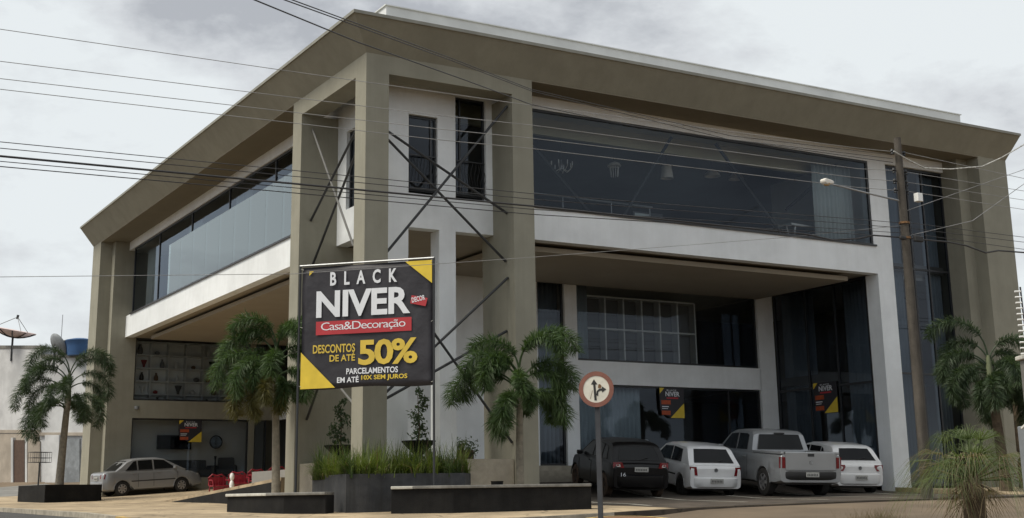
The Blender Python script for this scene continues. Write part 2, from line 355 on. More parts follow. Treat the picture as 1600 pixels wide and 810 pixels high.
# raised pavement by the right wing
mb = MB(); k0 = Vector((18.45, 1.05)); dd = Vector((math.sin(HD), math.cos(HD)))
for i in range(13):
    p = k0-dd*(i*0.5)
    for j in range(9):
        x = p.x+(30-p.x)*j/8; mb.v.append((x, p.y, hz(x, p.y)+0.13*(1 if i < 10 else (12-i)/3)))
mb.f = [(i*9+j, i*9+j+1, (i+1)*9+j+1, (i+1)*9+j) for i in range(12) for j in range(8)]
for i in range(12):
    a = Vector(mb.v[i*9]); b = Vector(mb.v[(i+1)*9]); mb.add([a, b, b-Vector((0, 0, .2)), a-Vector((0, 0, .2))], [(0, 1, 2, 3)])
o = mb.build('wing_pavement', PAVE); tag(o, kind='structure')
# soil traffic island with a yellow kerb under the round sign
def cam_uv(l_, u_): return (-12.78+u_*0.509+l_*0.861, -28.69+u_*0.861-l_*0.509)
mb = MB(); ring = []
for k in range(28):
    a = 2*math.pi*k/28; ring.append(cam_uv(2.0+0.95*math.cos(a), 24.0+2.3*math.sin(a)))
cx_, cy_ = cam_uv(2.0, 24.0)
def gz(x, y): return hz(x, y)-lever(x, y)
mb.use(SOIL).add([(cx_, cy_, gz(cx_, cy_)+0.13)]+[(cx_+(x-cx_)*0.86, cy_+(y-cy_)*0.86, gz(x, y)+0.118) for x, y in ring], [(0, k+1, (k+1) % 28+1) for k in range(28)])
mb.use(YKERB)
for k in range(28):
    (x, y), (x2, y2) = ring[k], ring[(k+1) % 28]
    f = lambda x, y, s, dz: (cx_+(x-cx_)*s, cy_+(y-cy_)*s, gz(x, y)+dz)
    mb.quad(f(x, y, 0.86, .122), f(x, y, 1, .122), f(x2, y2, 1, .122), f(x2, y2, .86, .122)); mb.quad(f(x, y, 1, .122), f(x, y, 1.02, -.1), f(x2, y2, 1.02, -.1), f(x2, y2, 1, .122))
o = mb.build('traffic_island', SOIL); tag(o, kind='structure')

# ------------------------------------------------------------------ the showroom building
W = 1.1; ZE = 11.08; X1 = 23.86; Y1 = 28.98; GF = 1.04
B = empty('showroom_building', (0, 0, 0), 0, 'large beige and white two storey corner showroom with deep splayed eaves and glass walls', 'building')
def bpart(name, boxes, M, parent=B, bevel=0.0):
    s = MB()
    for a, b in boxes: s.box(a, b)
    return s.build(name, M, parent, bevel=bevel)
# portal at the corner: centre pillar, two fins, beams
bpart('corner_pillar', [((0, 0, -0.6), (0.63, 0.66, 10.6))], BEIGE)
bpart('pier', [((4.24, 0, -0.6), (4.87, 1.098, 10.6)), ((4.24, 1.098, -0.6), (4.87, 1.7, 6.94))], BEIGE)
bpart('pier', [((0, 4.36, -0.6), (1.098, 5.01, 10.6)), ((1.098, 4.36, -0.6), (1.7, 5.01, 6.94))], BEIGE)
bpart('portal_beam', [((0, 0, 10.6), (4.87, 0.64, ZE)), ((0, 0.64, 10.6), (0.64, 5.01, ZE))], BEIGE)
# end piers with a stepped return
bpart('pier', [((22.47, 0, -0.5), (X1, 0.5, ZE)), ((21.98, 0.5, -0.5), (X1, 1.6, ZE))], BEIGE)
bpart('pier', [((0, 27.6, -0.5), (0.5, Y1, ZE)), ((0.5, 27.1, -0.5), (1.4, Y1, ZE))], BEIGE)
# eave soffit ring (flat) and splayed fascia
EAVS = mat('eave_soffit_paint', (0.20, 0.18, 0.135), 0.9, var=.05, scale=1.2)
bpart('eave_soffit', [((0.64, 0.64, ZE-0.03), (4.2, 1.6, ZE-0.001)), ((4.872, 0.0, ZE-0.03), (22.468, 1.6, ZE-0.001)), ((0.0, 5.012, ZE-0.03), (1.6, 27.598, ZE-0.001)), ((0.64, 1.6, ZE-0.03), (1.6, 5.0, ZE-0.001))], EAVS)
D = 0.62; ZT = 11.86
mb = MB()
def fas(p0, p1, q0, q1): mb.quad(p0, p1, q1, q0)
in0, in1, in2 = (0, Y1, ZE), (0, 0, ZE), (X1, 0, ZE)
XT = X1+.14
o0, o1, o2 = (-D, Y1, ZT), (-D, -D, ZT), (XT, -D, ZT)
t0, t1, t2 = (-D, Y1, ZT+0.05), (-D, -D, ZT+0.05), (XT, -D, ZT+0.05)
b0, b1, b2 = (1.5, Y1, ZT+0.08), (1.5, 1.5, ZT+0.08), (X1, 1.5, ZT+0.08)
c0, c1, c2 = (0.0, Y1, ZE+0.001), (0.0, 0, ZE+0.001), (X1, 0, ZE+0.001)
mb.quad(in0, o0, o1, in1); mb.quad(in1, o1, o2, in2)
mb.quad(o0, t0, t1, o1); mb.quad(o1, t1, t2, o2)
mb.quad(t0, b0, b1, t1); mb.quad(t1, b1, b2, t2)
mb.quad(in2, o2, t2, b2, (X1, 1.5, ZE)); mb.quad(in0, (1.5, Y1, ZE), b0, t0, o0)
mb.build('eave', BEIGE, B)
LIP = mat('eave_lip', (0.24, 0.24, 0.21), 0.7)
mb = MB(); e_ = 0.012
mb.quad((-D-e_, Y1, ZT-.03), (-D-e_, Y1, ZT+.055), (-D-e_, -D-e_, ZT+.055), (-D-e_, -D-e_, ZT-.03)); mb.quad((-D-e_, -D-e_, ZT-.03), (-D-e_, -D-e_, ZT+.055), (XT, -D-e_, ZT+.055), (XT, -D-e_, ZT-.03))
mb.quad((-D-e_, Y1, ZT+.055), (-D+.1, Y1, ZT+.056), (-D+.1, -D+.1, ZT+.056), (-D-e_, -D-e_, ZT+.055)); mb.quad((-D-e_, -D-e_, ZT+.055), (-D+.1, -D+.1, ZT+.056), (XT, -D+.1, ZT+.056), (XT, -D-e_, ZT+.055))
mb.build('drip_edge', LIP, B)
bpart('parapet', [((1.0, 1.0, ZT), (23.0, 1.2, 12.86)), ((1.0, 1.2, ZT), (1.2, Y1-3, 12.86)), ((22.8, 1.2, ZT), (23.0, Y1-3, 12.86))], PARAP)
bpart('parapet_cap', [((0.96, 0.96, 12.862), (23.04, 1.24, 12.89)), ((0.96, 1.24, 12.862), (1.24, Y1-3, 12.89))], PARAP)
bpart('roof_slab', [((1.3, 1.3, ZT-0.5), (X1-0.1, Y1-0.1, ZT-0.1))], CONC)
# outer back and side walls
bpart('wall', [((X1-0.25, 1.602, -0.5), (X1, Y1, ZE)), ((1.402, Y1-0.25, -0.5), (X1-0.252, Y1, ZE))], BEIGE)
# upper white bands (front plane Y=W, side plane X=W)
ZB0, ZB1, ZH = 6.95, 7.86, 10.69
bpart('white_band', [((W, W, ZB0), (19.2, W+0.35, ZB1)), ((W, W+0.352, ZB0), (W+0.35, 27.1, ZB1))], WHITE)
bpart('white_wall', [((W, W, ZB1+.001), (1.72, W+.25, ZE-.032)), ((2.57, W, ZB1+.001), (3.11, W+.25, ZE-.032)), ((1.72, W, 10.0), (2.57, W+.25, ZE-.032)), ((3.11, W, ZH), (4.86, W+.25, ZE-.032)), ((4.05, W+.002, ZB1+.001), (4.86, W+.25, ZH)),
                      ((W, W+.252, 10.08), (W+.25, 5.0, ZE-.032)), ((W, W+.252, ZB1+.001), (W+.25, 2.6, 10.08)), ((W, 3.75, ZB1+.001), (W+.25, 4.4, 10.08))], WHITE)
bpart('window_head', [((4.872, W, ZH), (22.0, W+.25, ZE-.032)), ((W, 5.012, ZH), (W+.25, 27.1, ZE-.032))], WHITE)
# right wing front frame
bpart('wing_frame', [((18.5, W, -0.3), (19.22, W+0.55, ZB0)), ((18.42, W, ZB1+.001), (19.22, W+.35, ZH)), ((22.0, W+0.001, -0.3), (22.28, W+0.3, ZH))], WHITE)
bpart('wing_frame', [((19.2, W+.002, ZB0), (19.22, W+.35, ZB1))], WHITE)
# entry columns below the white box
bpart('entry_column', [((W, W, 0.2), (1.72, W+0.5, ZB0))], WHITE)
bpart('entry_column', [((2.62, W, 0.2), (3.1, W+0.5, ZB0))], WHITE)
# soffit of the overhang, inner beams and floating ceiling panels
bpart('overhang_soffit', [((W+.352, W+.352, 6.97), (18.49, 6.2, 7.2)), ((W+.352, 6.202, 6.97), (7.9, 27.1, 7.2))], SOFF)
bpart('ceiling_panel', [((5.0, 1.55, 6.72), (17.6, 6.0, 6.86))], SOFF)
bpart('ceiling_panel', [((1.75, 8.6, 6.72), (7.7, 25.4, 6.86))], SOFF)
# floors and interiors
bpart('floor_slab', [((W+.36, W+.36, 7.202), (X1-.26, 13.0, 7.45)), ((W+.36, 13.002, 7.202), (12.0, Y1-.26, 7.45))], INTF)
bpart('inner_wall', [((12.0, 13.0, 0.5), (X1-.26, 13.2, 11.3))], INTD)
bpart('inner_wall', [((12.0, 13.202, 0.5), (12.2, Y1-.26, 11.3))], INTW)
bpart('inner_ceiling', [((W+.26, W+.26, 10.93), (X1-.26, 13.0, 11.04))], INTD)  # dark tone paints in the shade deeper in the room
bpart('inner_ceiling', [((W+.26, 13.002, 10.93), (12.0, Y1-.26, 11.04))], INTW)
CEILLIT = mat('lit_ceiling_strip', (0.66, 0.62, 0.42), 0.9, var=.08, scale=.6)
bpart('lit_ceiling_strip', [((W+.4, 2.3, 10.35), (18.5, 2.45, 10.928)), ((4.9, 1.42, 10.84), (18.5, 2.298, 10.925))], CEILLIT)  # added strip; daylight on the ceiling near the window is put in its colour
bpart('inner_partition', [((18.6, W+.3, 7.46), (18.8, 6.0, 10.928))], INTW)
bpart('mezzanine_slab', [((8.0, 6.46, 3.7), (18.35, 12.99, 4.0)), ((1.6, 27.36, 3.7), (7.9, Y1-.3, 4.0)), ((18.6, 3.2, 3.7), (X1-.3, 12.99, 4.0))], INTF)
bpart('mezzanine_ceiling', [((2.3, 6.46, 6.95), (18.35, 12.99, 7.19)), ((18.7, 1.7, 6.98), (X1-.3, 12.98, 7.19))], INTW)
bpart('ground_floor', [((1.9, 6.2, 0.3), (X1-.3, 13.0, GF)), ((7.9, 13.002, 0.3), (12.0, Y1-.3, GF)), ((1.45, 27.12, 0.3), (7.88, Y1-.3, GF))], INTF)
# recess wall Y=6.2 with its openings, and the court walls
YR = 6.2
bpart('recess_wall', [((2.2, YR, GF), (5.32, YR+.25, 6.97)), ((5.75, YR, GF), (8.73, YR+.25, 6.97)), ((5.32, YR, 6.6), (5.75, YR+.25, 6.97)),
    ((9.75, YR, GF), (10.22, YR+.25, 6.97)), ((10.222, YR, 3.6), (17.8, YR+.25, 4.34)), ((17.78, YR, GF), (18.5, YR+.25, 6.97)), ((10.222, YR, 6.93), (17.8, YR+.25, 6.97)), ((8.73, YR, 6.93), (9.75, YR+.25, 6.97))], WHITE)
bpart('recess_wall', [((2.2, YR+.252, GF), (2.45, 8.0, 6.97)), ((2.2, 8.002, GF), (7.9, 8.25, 6.97)), ((7.9, 8.002, 3.6), (8.15, 27.1, 4.3)), ((7.9, 8.3, GF), (8.15, 11, 3.6)), ((7.9, 15, GF), (8.15, 16, 3.6))], WHITE)
bpart('court_wall', [((1.401, 27.1, 3.6), (7.9, 27.35, 4.34)), ((1.401, 27.1, -.3), (1.57, 27.35, 3.6)), ((1.401, 27.1, 4.34), (1.57, 27.35, 6.97)), ((6.67, 27.1, -.3), (6.91, 27.35, 3.6)), ((6.67, 27.1, 4.34), (6.9, 27.35, 6.97)), ((1.57, 27.1, 6.97), (7.9, 27.35, 7.2)), ((1.57, 27.1, 0.2), (6.67, 27.35, 1.15))], BEIGE)
# platforms and steps
bpart('entry_platform', [((0.66, 0.15, -0.3), (4.22, 6.19, GF)), ((0.15, 0.68, -0.3), (0.66, 4.34, GF))], CONC)
bpart('step', [((4.9, 5.55, 0.2), (18.48, 6.19, 0.88)), ], CONC)
bpart('step', [((4.9, 5.35, 0.2), (18.48, 5.548, 0.72))], CONC)
bpart('threshold', [((4.9, 5.95, 0.882), (18.48, 6.19, GF-.002))], CONC)
def window(nm, u0, u1, z0, z1, plane, c, mull=(), trans=(), fr=0.06, M=GLASS, inset=0.10, parent=B):
    """framed window; plane 'y': fixed Y=c spanning X; plane 'x': fixed X=c spanning Y"""
    s = MB(); g = MB()
    def bx(a0, a1, h0, h1, d0, d1):
        if plane == 'y': s.box((a0, c+d0, h0), (a1, c+d1, h1))
        else: s.box((c+d0, a0, h0), (c+d1, a1, h1))
    d0, d1 = inset, inset+0.07
    bx(u0, u1, z0, z0+fr, d0, d1); bx(u0, u1, z1-fr, z1, d0, d1); bx(u0, u0+fr, z0+fr, z1-fr, d0, d1); bx(u1-fr, u1, z0+fr, z1-fr, d0, d1)
    for q in mull: bx(q-fr*.4, q+fr*.4, z0+fr, z1-fr, d0+.004, d1-.004)
    for q in trans: bx(u0+fr, u1-fr, q-fr*.4, q+fr*.4, d0+.008, d1-.008)
    o = s.build(nm, FRAME, parent)
    dm = (d0+d1)/2
    if plane == 'y': g.quad((u0+.01, c+dm, z0+.01), (u1-.01, c+dm, z0+.01), (u1-.01, c+dm, z1-.01), (u0+.01, c+dm, z1-.01))
    else: g.quad((c+dm, u1-.01, z0+.01), (c+dm, u0+.01, z0+.01), (c+dm, u0+.01, z1-.01), (c+dm, u1-.01, z1-.01))
    g.build('pane', M, o); return o
window('window', 4.87, 18.42, ZB1+.002, ZH-.002, 'y', W, fr=0.07, M=GLASS, inset=.02)
window('window', 5.012, 26.4, ZB1+.002, ZH-.002, 'x', W, mull=(9.5, 14, 18.3, 22.6), fr=0.07, M=GLASS, inset=.05)
window('window', 1.72, 2.57, 7.95, 9.998, 'y', W, M=GLASSD, mull=(2.42,))
window('window', 3.11, 4.05, 7.95, ZH-.002, 'y', W, M=GLASSD, mull=(3.3,))
window('window', 2.6, 3.75, 7.87, 10.078, 'x', W, M=GLASSD)
window('window', 10.222, 17.78, 4.342, 6.93, 'y', YR, M=GLASS, fr=.07)
window('window', 10.222, 17.78, GF, 3.598, 'y', YR, mull=(16.4,), M=GLASS, fr=.06)
window('window', 8.73, 9.75, GF, 6.928, 'y', YR, M=GLASSD, fr=.07)
window('window', 5.32, 5.75, GF, 6.6, 'y', YR, M=GLASSD, fr=.05)
window('window', 1.57, 6.66, 4.342, 6.968, 'y', 27.1, M=GLASS, fr=.07)
window('window', 1.57, 6.66, 1.15, 3.598, 'y', 27.1, M=GLASS, fr=.06)
window('window', 6.92, 7.5, 0.9, 3.598, 'y', 27.1, M=GLASSD)
window('window', 6.92, 7.89, 4.342, 6.968, 'y', 27.1, M=GLASSD)
window('window', 8.27, 27.09, 4.31, 6.96, 'x', 7.9, mull=(13, 18, 23), M=GLASSD)
window('window', 16, 27.09, GF, 3.598, 'x', 7.9, mull=(19.5, 23), M=GLASSD)
window('window', 1.66, 6.19, 0.9, 6.965, 'x', 18.5, mull=(3.2, 4.6), trans=(3.55,), fr=.09, M=GLASSD, inset=.02)
window('window', 19.222, 21.998, 0.25, ZH-.002, 'y', W, mull=(20.3, 21.0), trans=(3.8, 7.25), fr=.08, M=GLASSD)
# sills, reveal plates and the pale outer glass panel on the side street
bpart('sill', [((4.88, W-.05, ZB1-.02), (18.52, W-.002, ZB1+.035))], FRAME)
bpart('sill', [((W-.05, 5.02, ZB1-.02), (W-.002, 26.4, ZB1+.035))], FRAME)
gp = MB(); gy = frange(7.0, 20.85, 1.54)
for a, b in zip(gy, gy[1:]): gp.box((W-.045, a+.003, ZB1+.04), (W-.03, b-.003, 9.84))
gp.build('glass_guard', GLASSL, B)
# small juliet railings on the entry windows
for (a, b, M_) in ((1.75, 2.54, 0), (3.14, 4.02, 0)):
    s = MB(); z0, z1 = 7.98, 8.92
    s.box((a, W+.03, z1-.03), (b, W+.06, z1)); s.box((a, W+.03, z0), (b, W+.06, z0+.03))
    n_ = 9
    for k in range(n_+1):
        x = a+(b-a)*k/n_; pts = [(x+0.035*math.sin(t*math.pi*3+k), W+.045, z0+(z1-z0)*t) for t in [q/8 for q in range(9)]]
        s.tube(pts, 0.007, 4, False)
    s.build('railing', STEEL, B)
# cross bracing rods
def rod(a, b, r=0.035, M=STEEL):
    MB().tube([a, b], r, 8).build('brace_rod', M, B)
YB = 0.32
RODG = mat('grey_rod_paint', (0.13, 0.13, 0.125), 0.6)
for a, b in (((0.66, YB, 9.24), (4.22, YB, 7.40)), ((0.66, YB+.09, 9.12), (4.22, YB+.09, 6.12)), ((4.22, YB-.09, 10.32), (0.66, YB-.09, 6.0)),
             ((4.22, YB, 5.68), (0.66, YB, 2.54)), ((0.66, YB+.09, 2.41), (4.22, YB+.09, 4.30)), ((0.66, YB-.09, 5.75), (4.22, YB-.09, 1.45))):
    rod(a, b)
rod((YB, 4.34, 10.2), (YB, 1.40, 6.38), .03, RODG); rod((YB, 4.34, 7.6), (YB, .68, 9.8)); rod((YB+.09, 4.34, 6.4), (YB+.09, .68, 9.6))
rod((YB, 4.34, 2.2), (YB, 3.0, 3.6)); rod((YB, 1.0, 2.25), (YB, 2.9, 3.3), .03, RODG)
# truss rods behind the long upper window
for a, b in (((10.9, 1.75, 10.7), (8.6, 1.75, 7.5)), ((12.6, 1.75, 10.7), (15.6, 1.75, 7.5)), ((5.2, 1.75, 10.5), (8.4, 1.75, 7.5)), ((18.2, 2.3, 10.8), (16.4, 2.9, 9.2))):
    rod(a, b, 0.05)
# handrail inside upper window
mb = MB(); mb.tube([(5.4, 2.2, 8.55), (10.4, 2.2, 8.55)], .03); [mb.tube([(x, 2.2, 7.45), (x, 2.2, 8.55)], .02) for x in (5.5, 7.2, 8.9, 10.3)]
mb.build('handrail', GALV, B)
mb = MB(); mb.lathe((0.62+1.1, 27.02, 4.02), [(0.0, -.09), (.08, -.06), (.1, 0), (.1, .05), (0, .06)], 12); mb.build('security_camera', GREYPOST, B, smooth=True)

# ------------------------------------------------------------------ curtains (each hangs: its own thing)
def curtain(x0, x1, c, z0, z1, plane, M, label, group, waves=None, amp=0.05):
    s = MB(); n = max(12, int((x1-x0)/0.045)); wv = waves or (x1-x0)/0.17
    ph = random.random()*6
    for i in range(n+1):
        t = i/n; u = x0+(x1-x0)*t; o_ = amp*math.sin(t*wv*2*math.pi+ph+0.8*math.sin(t*9))
        for z, k in ((z0, 1.15), (z1, 0.8)):
            s.v.append((u, c+o_*k, z) if plane == 'y' else (c+o_*k, u, z))
    for i in range(n): s.f.append((2*i, 2*i+2, 2*i+3, 2*i+1))
    o = s.build('curtain', M, smooth=True); sm = o.modifiers.new('thick', 'SOLIDIFY'); sm.thickness = 0.008
    tag(o, label, 'curtain', group); return o
G1 = 'curtains behind the shop windows'
curtain(10.3, 10.9, 6.65, 4.02, 6.9, 'y', CURT, 'blue grey curtain at the left end of the middle floor window', G1)
curtain(10.3, 12.9, 6.65, 1.05, 3.55, 'y', CURT, 'blue grey curtain in the ground floor window behind the black hatchback', G1)
curtain(8.8, 9.75, 6.6, 1.05, 6.9, 'y', CURT, 'tall blue grey curtain in the narrow window right of the portal pier', G1)
curtain(5.3, 5.8, 6.6, 1.05, 6.5, 'y', CURT, 'narrow blue grey curtain in the slit window inside the corner portal', G1)
curtain(4.5, 6.15, 18.85, 1.05, 6.9, 'x', CURT, 'dark curtain at the back edge of the tall side window left of the hanging poster', G1)
curtain(1.75, 3.1, 18.85, 1.05, 6.9, 'x', CURT, 'dark curtain at the front edge of the tall side window behind the rightmost hatchback', G1)
curtain(19.3, 20.2, 1.6, .6, 10.6, 'y', CURT, 'full height curtain at the left edge of the tall front window behind the utility pole', G1)
curtain(21.2, 21.9, 1.6, .6, 10.6, 'y', CURT, 'full height curtain at the right edge of the tall front window', G1)
G2 = 'pale curtains on the upper floor'
curtain(16.7, 18.35, 1.9, 7.46, 10.6, 'y', CURTW, 'pale curtain at the right end of the long upper window', G2, amp=.07)
for y0, y1, lb in ((5.6, 7.6, 'pale curtain on the upper floor beside the portal on the side street'), (13.4, 15.0, 'pale curtain in the middle of the upper side street window'), (18.9, 20.6, 'pale curtain at the left edge of the pale glass guard'), (24.7, 26.3, 'pale curtain at the far left end of the upper side street window')):
    curtain(y0, y1, 1.75, 7.46, 10.6, 'x', CURTW, lb, G2, amp=.07)

# ------------------------------------------------------------------ interior things
def shelf_unit(o, wd, ht, cols, rows, M, depth=.35, back=True, bm=None):
    t = .055; s = MB()
    for i in range(cols+1): s.box((wd*i/cols-t/2, 0, 0), (wd*i/cols+t/2, depth, ht))
    s.build('upright', M, o); s = MB()
    for j in range(rows+1): s.box((0.02, .003, ht*j/rows-t/2), (wd-.02, depth-.003, ht*j/rows+t/2))
    s.build('shelf_board', M, o)
    if back: s = MB(); s.box((0, depth, 0), (wd, depth+.02, ht)); s.build('back_panel', bm or INTD, o)
sh = empty('display_shelf', (10.95, 6.75, 4.42), 0, 'white grid display shelving behind the middle floor window above the parked cars', 'shelf')
shelf_unit(sh, 4.5, 2.12, 6, 2, PLASW, .3)
sh2 = empty('display_shelf', (1.7, 27.9, 4.1), 0, 'wide white cube shelving filled with vases behind the upper court window', 'shelf')
shelf_unit(sh2, 5.4, 2.8, 7, 5, PLASW, bm=PLASW)
random.seed(3)
vases = [[(0.06, 0), (.10, .08), (.09, .2), (.04, .3), (.05, .36)], [(.08, 0), (.08, .22), (.07, .24)], [(.03, 0), (.12, .06), (.13, .14), (.05, .2)], [(.05, 0), (.05, .1), (.12, .28), (.14, .34)]]
VM = [FRAME, REDP, WOODI, PLASW, GREYPOST, INTD]; vn = ['black', 'dark red', 'brown', 'white', 'grey', 'dark grey']
rown = ['bottom', 'second', 'third', 'fourth', 'top']; coln = ['first', 'second', 'third', 'fourth', 'fifth', 'sixth', 'seventh']
for r_ in range(5):
    for c_ in range(7):
        if random.random() < .72:
            k = random.randrange(6); p = random.choice(vases); sc_ = random.uniform(.8, 1.25)
            v = MB(); v.lathe((0, 0, 0), [(a*sc_, b*sc_) for a, b in p], 12)
            o = v.build('vase', VM[k], smooth=True, loc=(1.7+5.4*(c_+.3+.4*random.random())/7, 28.05, 4.1+2.8*r_/5+.02))
            tag(o, '%s vase in the %s row, %s column of the cube shelving' % (vn[k], rown[r_], coln[c_]), 'vase', 'vases on the cube shelving')
def hang_lamp(kind, x, y, z, label):
    o = empty('pendant_lamp' if kind != 'ch' else 'chandelier', (x, y, z), 0, label, 'lamp', 'lamps hanging on the upper floor')
    o.scale = (.8, .8, .8); c = MB().tube([(0, 0, 0.3), (0, 0, (10.93-z)/.8)], .012, 5).build('cord', FRAME, o)
    if kind == 'ch':
        s = MB().lathe((0, 0, 0), [(0, -.18), (.07, -.1), (.05, 0), (.09, .1), (.03, .2), (.02, .3)], 10); s.build('hub', GALV, o, smooth=True)
        for k in range(8):
            a = k*math.pi/4; s = MB(); s.tube([(.05*math.cos(a), .05*math.sin(a), -.05), (.25*math.cos(a), .25*math.sin(a), -.17), (.42*math.cos(a), .42*math.sin(a), -.02), (.43*math.cos(a), .43*math.sin(a), .05)], .012, 5)
            ar = s.build('arm', SHADE, o); s = MB().tube([(.43*math.cos(a), .43*math.sin(a), .05), (.43*math.cos(a), .43*math.sin(a), .2)], .02, 6); s.build('candle', PLASW, ar)
    elif kind == 'dome':
        MB().lathe((0, 0, 0), [(.03, .3), (.18, .24), (.3, .1), (.33, 0), (.3, 0), (.16, .2), (0, .26)], 18).build('lamp_shade', SHADE, o, smooth=True)
    elif kind == 'crystal':
        MB().lathe((0, 0, 0), [(.03, .3), (.2, .24), (.28, .12), (.24, .1)], 14).build('lamp_shade', SHADE, o, smooth=True)
        s = MB()
        for k in range(10):
            a = k*.628; s.tube([(.18*math.cos(a), .18*math.sin(a), .1), (.13*math.cos(a), .13*math.sin(a), -.3)], .014, 5)
        s.build('crystal_drops', PLASW, o)
    else:
        MB().lathe((0, 0, 0), [(.2, .35), (.26, -.15), (.23, -.15), (.17, .33)], 14).build('lamp_shade', SHADE, o, smooth=True)
hang_lamp('ch', 7.82, 3.2, 9.72, 'many armed chandelier nearest the portal behind the upper window')
hang_lamp('crystal', 9.9, 3.4, 9.95, 'round crystal lamp right of the chandelier')
hang_lamp('cone', 11.93, 3.4, 10.0, 'bell shaped lamp with pale shade in the middle of the upper window')
hang_lamp('dome', 13.94, 3.6, 10.22, 'wide dome lamp right of the bell shaped lamp')
hang_lamp('dome', 15.8, 4.6, 10.55, 'small dome lamp, rightmost of the hanging lamps')
# white trestle desk upstairs
o = empty('trestle_desk', (16.05, 2.2, 7.47), 0.1, 'white trestle desk beside the pale curtain on the upper floor', 'desk')
MB().box((-.1, 0, 1.06), (1.15, .6, 1.13)).build('desk_top', PLASW, o, bevel=.01)
for x in (0, 1.05):
    for s_ in (0, 1):
        MB().tube([(x+.10*(1-2*s_)+.05, .08+.2*s_, 1.06), (x-.16*(1-2*s_)+.05, .05+.2*s_, 0)], .035, 6).build('leg', PLASW, o)
o = empty('framed_picture', (9.75, 2.3, 7.85), 0, 'pale blue framed picture standing low behind the upper window', 'picture')
MB().box((0, 0, 0), (1.1, .03, .55)).build('frame', FRAME, o); MB().box((.06, -.004, .05), (.62, -.001, .5)).build('print', CURTW, o)
o = empty('low_cabinet', (10.9, 2.4, 7.62), 0, 'brown low cabinet behind the sill of the upper window', 'cabinet')
MB().box((0, 0, .08), (1.3, .5, .6)).build('body', WOODI, o, bevel=.01); MB().box((-.03, -.03, .602), (1.33, .53, .64)).build('top', SHADE, o); MB().box((.05, .05, 0), (1.25, .45, .079)).build('plinth', FRAME, o)
o = empty('television', (2.9, 27.95, 2.35), 0, 'wide black television on the back wall of the lower court shop', 'television')
MB().box((0, 0, 0), (1.5, .06, .6)).build('casing', PLASTIC, o, bevel=.01); MB().box((.03, -.004, .03), (1.47, -.001, .57)).build('screen', CARGL, o)
MB().box((1.46, 28.4, .9), (7.8, 28.45, 3.69)).build('inner_wall', INTW, B)
MB().box((1.46, 28.4, 4.0), (7.8, 28.45, 6.99)).build('inner_wall', INTW, B)
def armchair(x, y, z, rz, M, label, gr=None):
    o = empty('armchair', (x, y, z), rz, label, 'chair', gr)
    MB().box((-.35, -.35, .18), (.35, .3, .45)).build('seat', M, o, bevel=.05); MB().box((-.35, .3, .2), (.35, .45, .95)).build('backrest', M, o, bevel=.05)
    for s_ in (-1, 1): MB().box((s_*.36, -.35, .18), (s_*.48, .44, .62)).build('armrest', M, o, bevel=.04)
    for a in (-.4, .4):
        for b_ in (-.3, .38): MB().tube([(a, b_, .18), (a, b_, 0)], .025, 6).build('leg', FRAME, o)
    return o
armchair(2.6, 27.9, 1.06, 0.3, INTD, 'dark armchair inside the lower court shop behind the silver sedan')
armchair(5.9, 27.85, 1.06, -0.4, INTD, 'dark armchair inside the lower court shop near the round mirror')
o = empty('sofa', (4.3, 28.0, 1.06), 0, 'long dark sofa below the television in the lower court shop', 'sofa')
MB().box((-.9, -.4, .15), (.9, .3, .45)).build('seat', INTD, o, bevel=.05); MB().box((-.9, .3, .2), (.9, .39, .85)).build('backrest', INTD, o, bevel=.05)
for s_ in (-1, 1): MB().box((s_*.91, -.4, .15), (s_*1.05, .38, .6)).build('armrest', INTD, o, bevel=.04)
o = empty('standing_mirror', (5.4, 27.7, 1.06), 0, 'round standing mirror with dark base in the lower court shop', 'mirror')
MB().lathe((0, 0, 0), [(0, 0), (.2, .0), (.22, .04), (.04, .12), (.03, .8), (.06, 1.0)], 14).build('stand', FRAME, o, smooth=True)
s = MB().lathe((0, 0, 0), [(0, 0), (.24, 0), (.24, .03), (0, .03)], 24); q = s.build('mirror_glass', mat('mirror', (.75, .78, .8), .05, metal=1.0, var=.02), o, loc=(0, 0, 1.6)); q.rotation_euler = (R(90), 0, 0)
mb = MB().lathe((0, 0, 0), [(.245, -.01), (.29, 0), (.29, .03), (.245, .04)], 24); q = mb.build('mirror_frame', FRAME, o, loc=(0, 0, 1.6)); q.rotation_euler = (R(90), 0, 0)
armchair(14.2, 8.0, GF, 0.2, PLASW, 'white armchair inside the ground floor showroom behind the parked cars')
o = empty('dining_table', (12.9, 8.4, GF), 0, 'dark dining table inside the ground floor showroom', 'table')
MB().box((-.8, -.5, .72), (.8, .5, .77)).build('table_top', WOODI, o, bevel=.01)
for a in (-.7, .7):
    for b_ in (-.4, .4): MB().box((a-.04, b_-.04, 0), (a+.04, b_+.04, .72)).build('leg', WOODI, o)
mb = MB().box((14.3, 8.6, 4.0), (15.9, 8.7, 6.2)); tag(mb.build('wall_panel', WOODI), 'brown wooden panel standing right of the white grid shelving', 'panel')

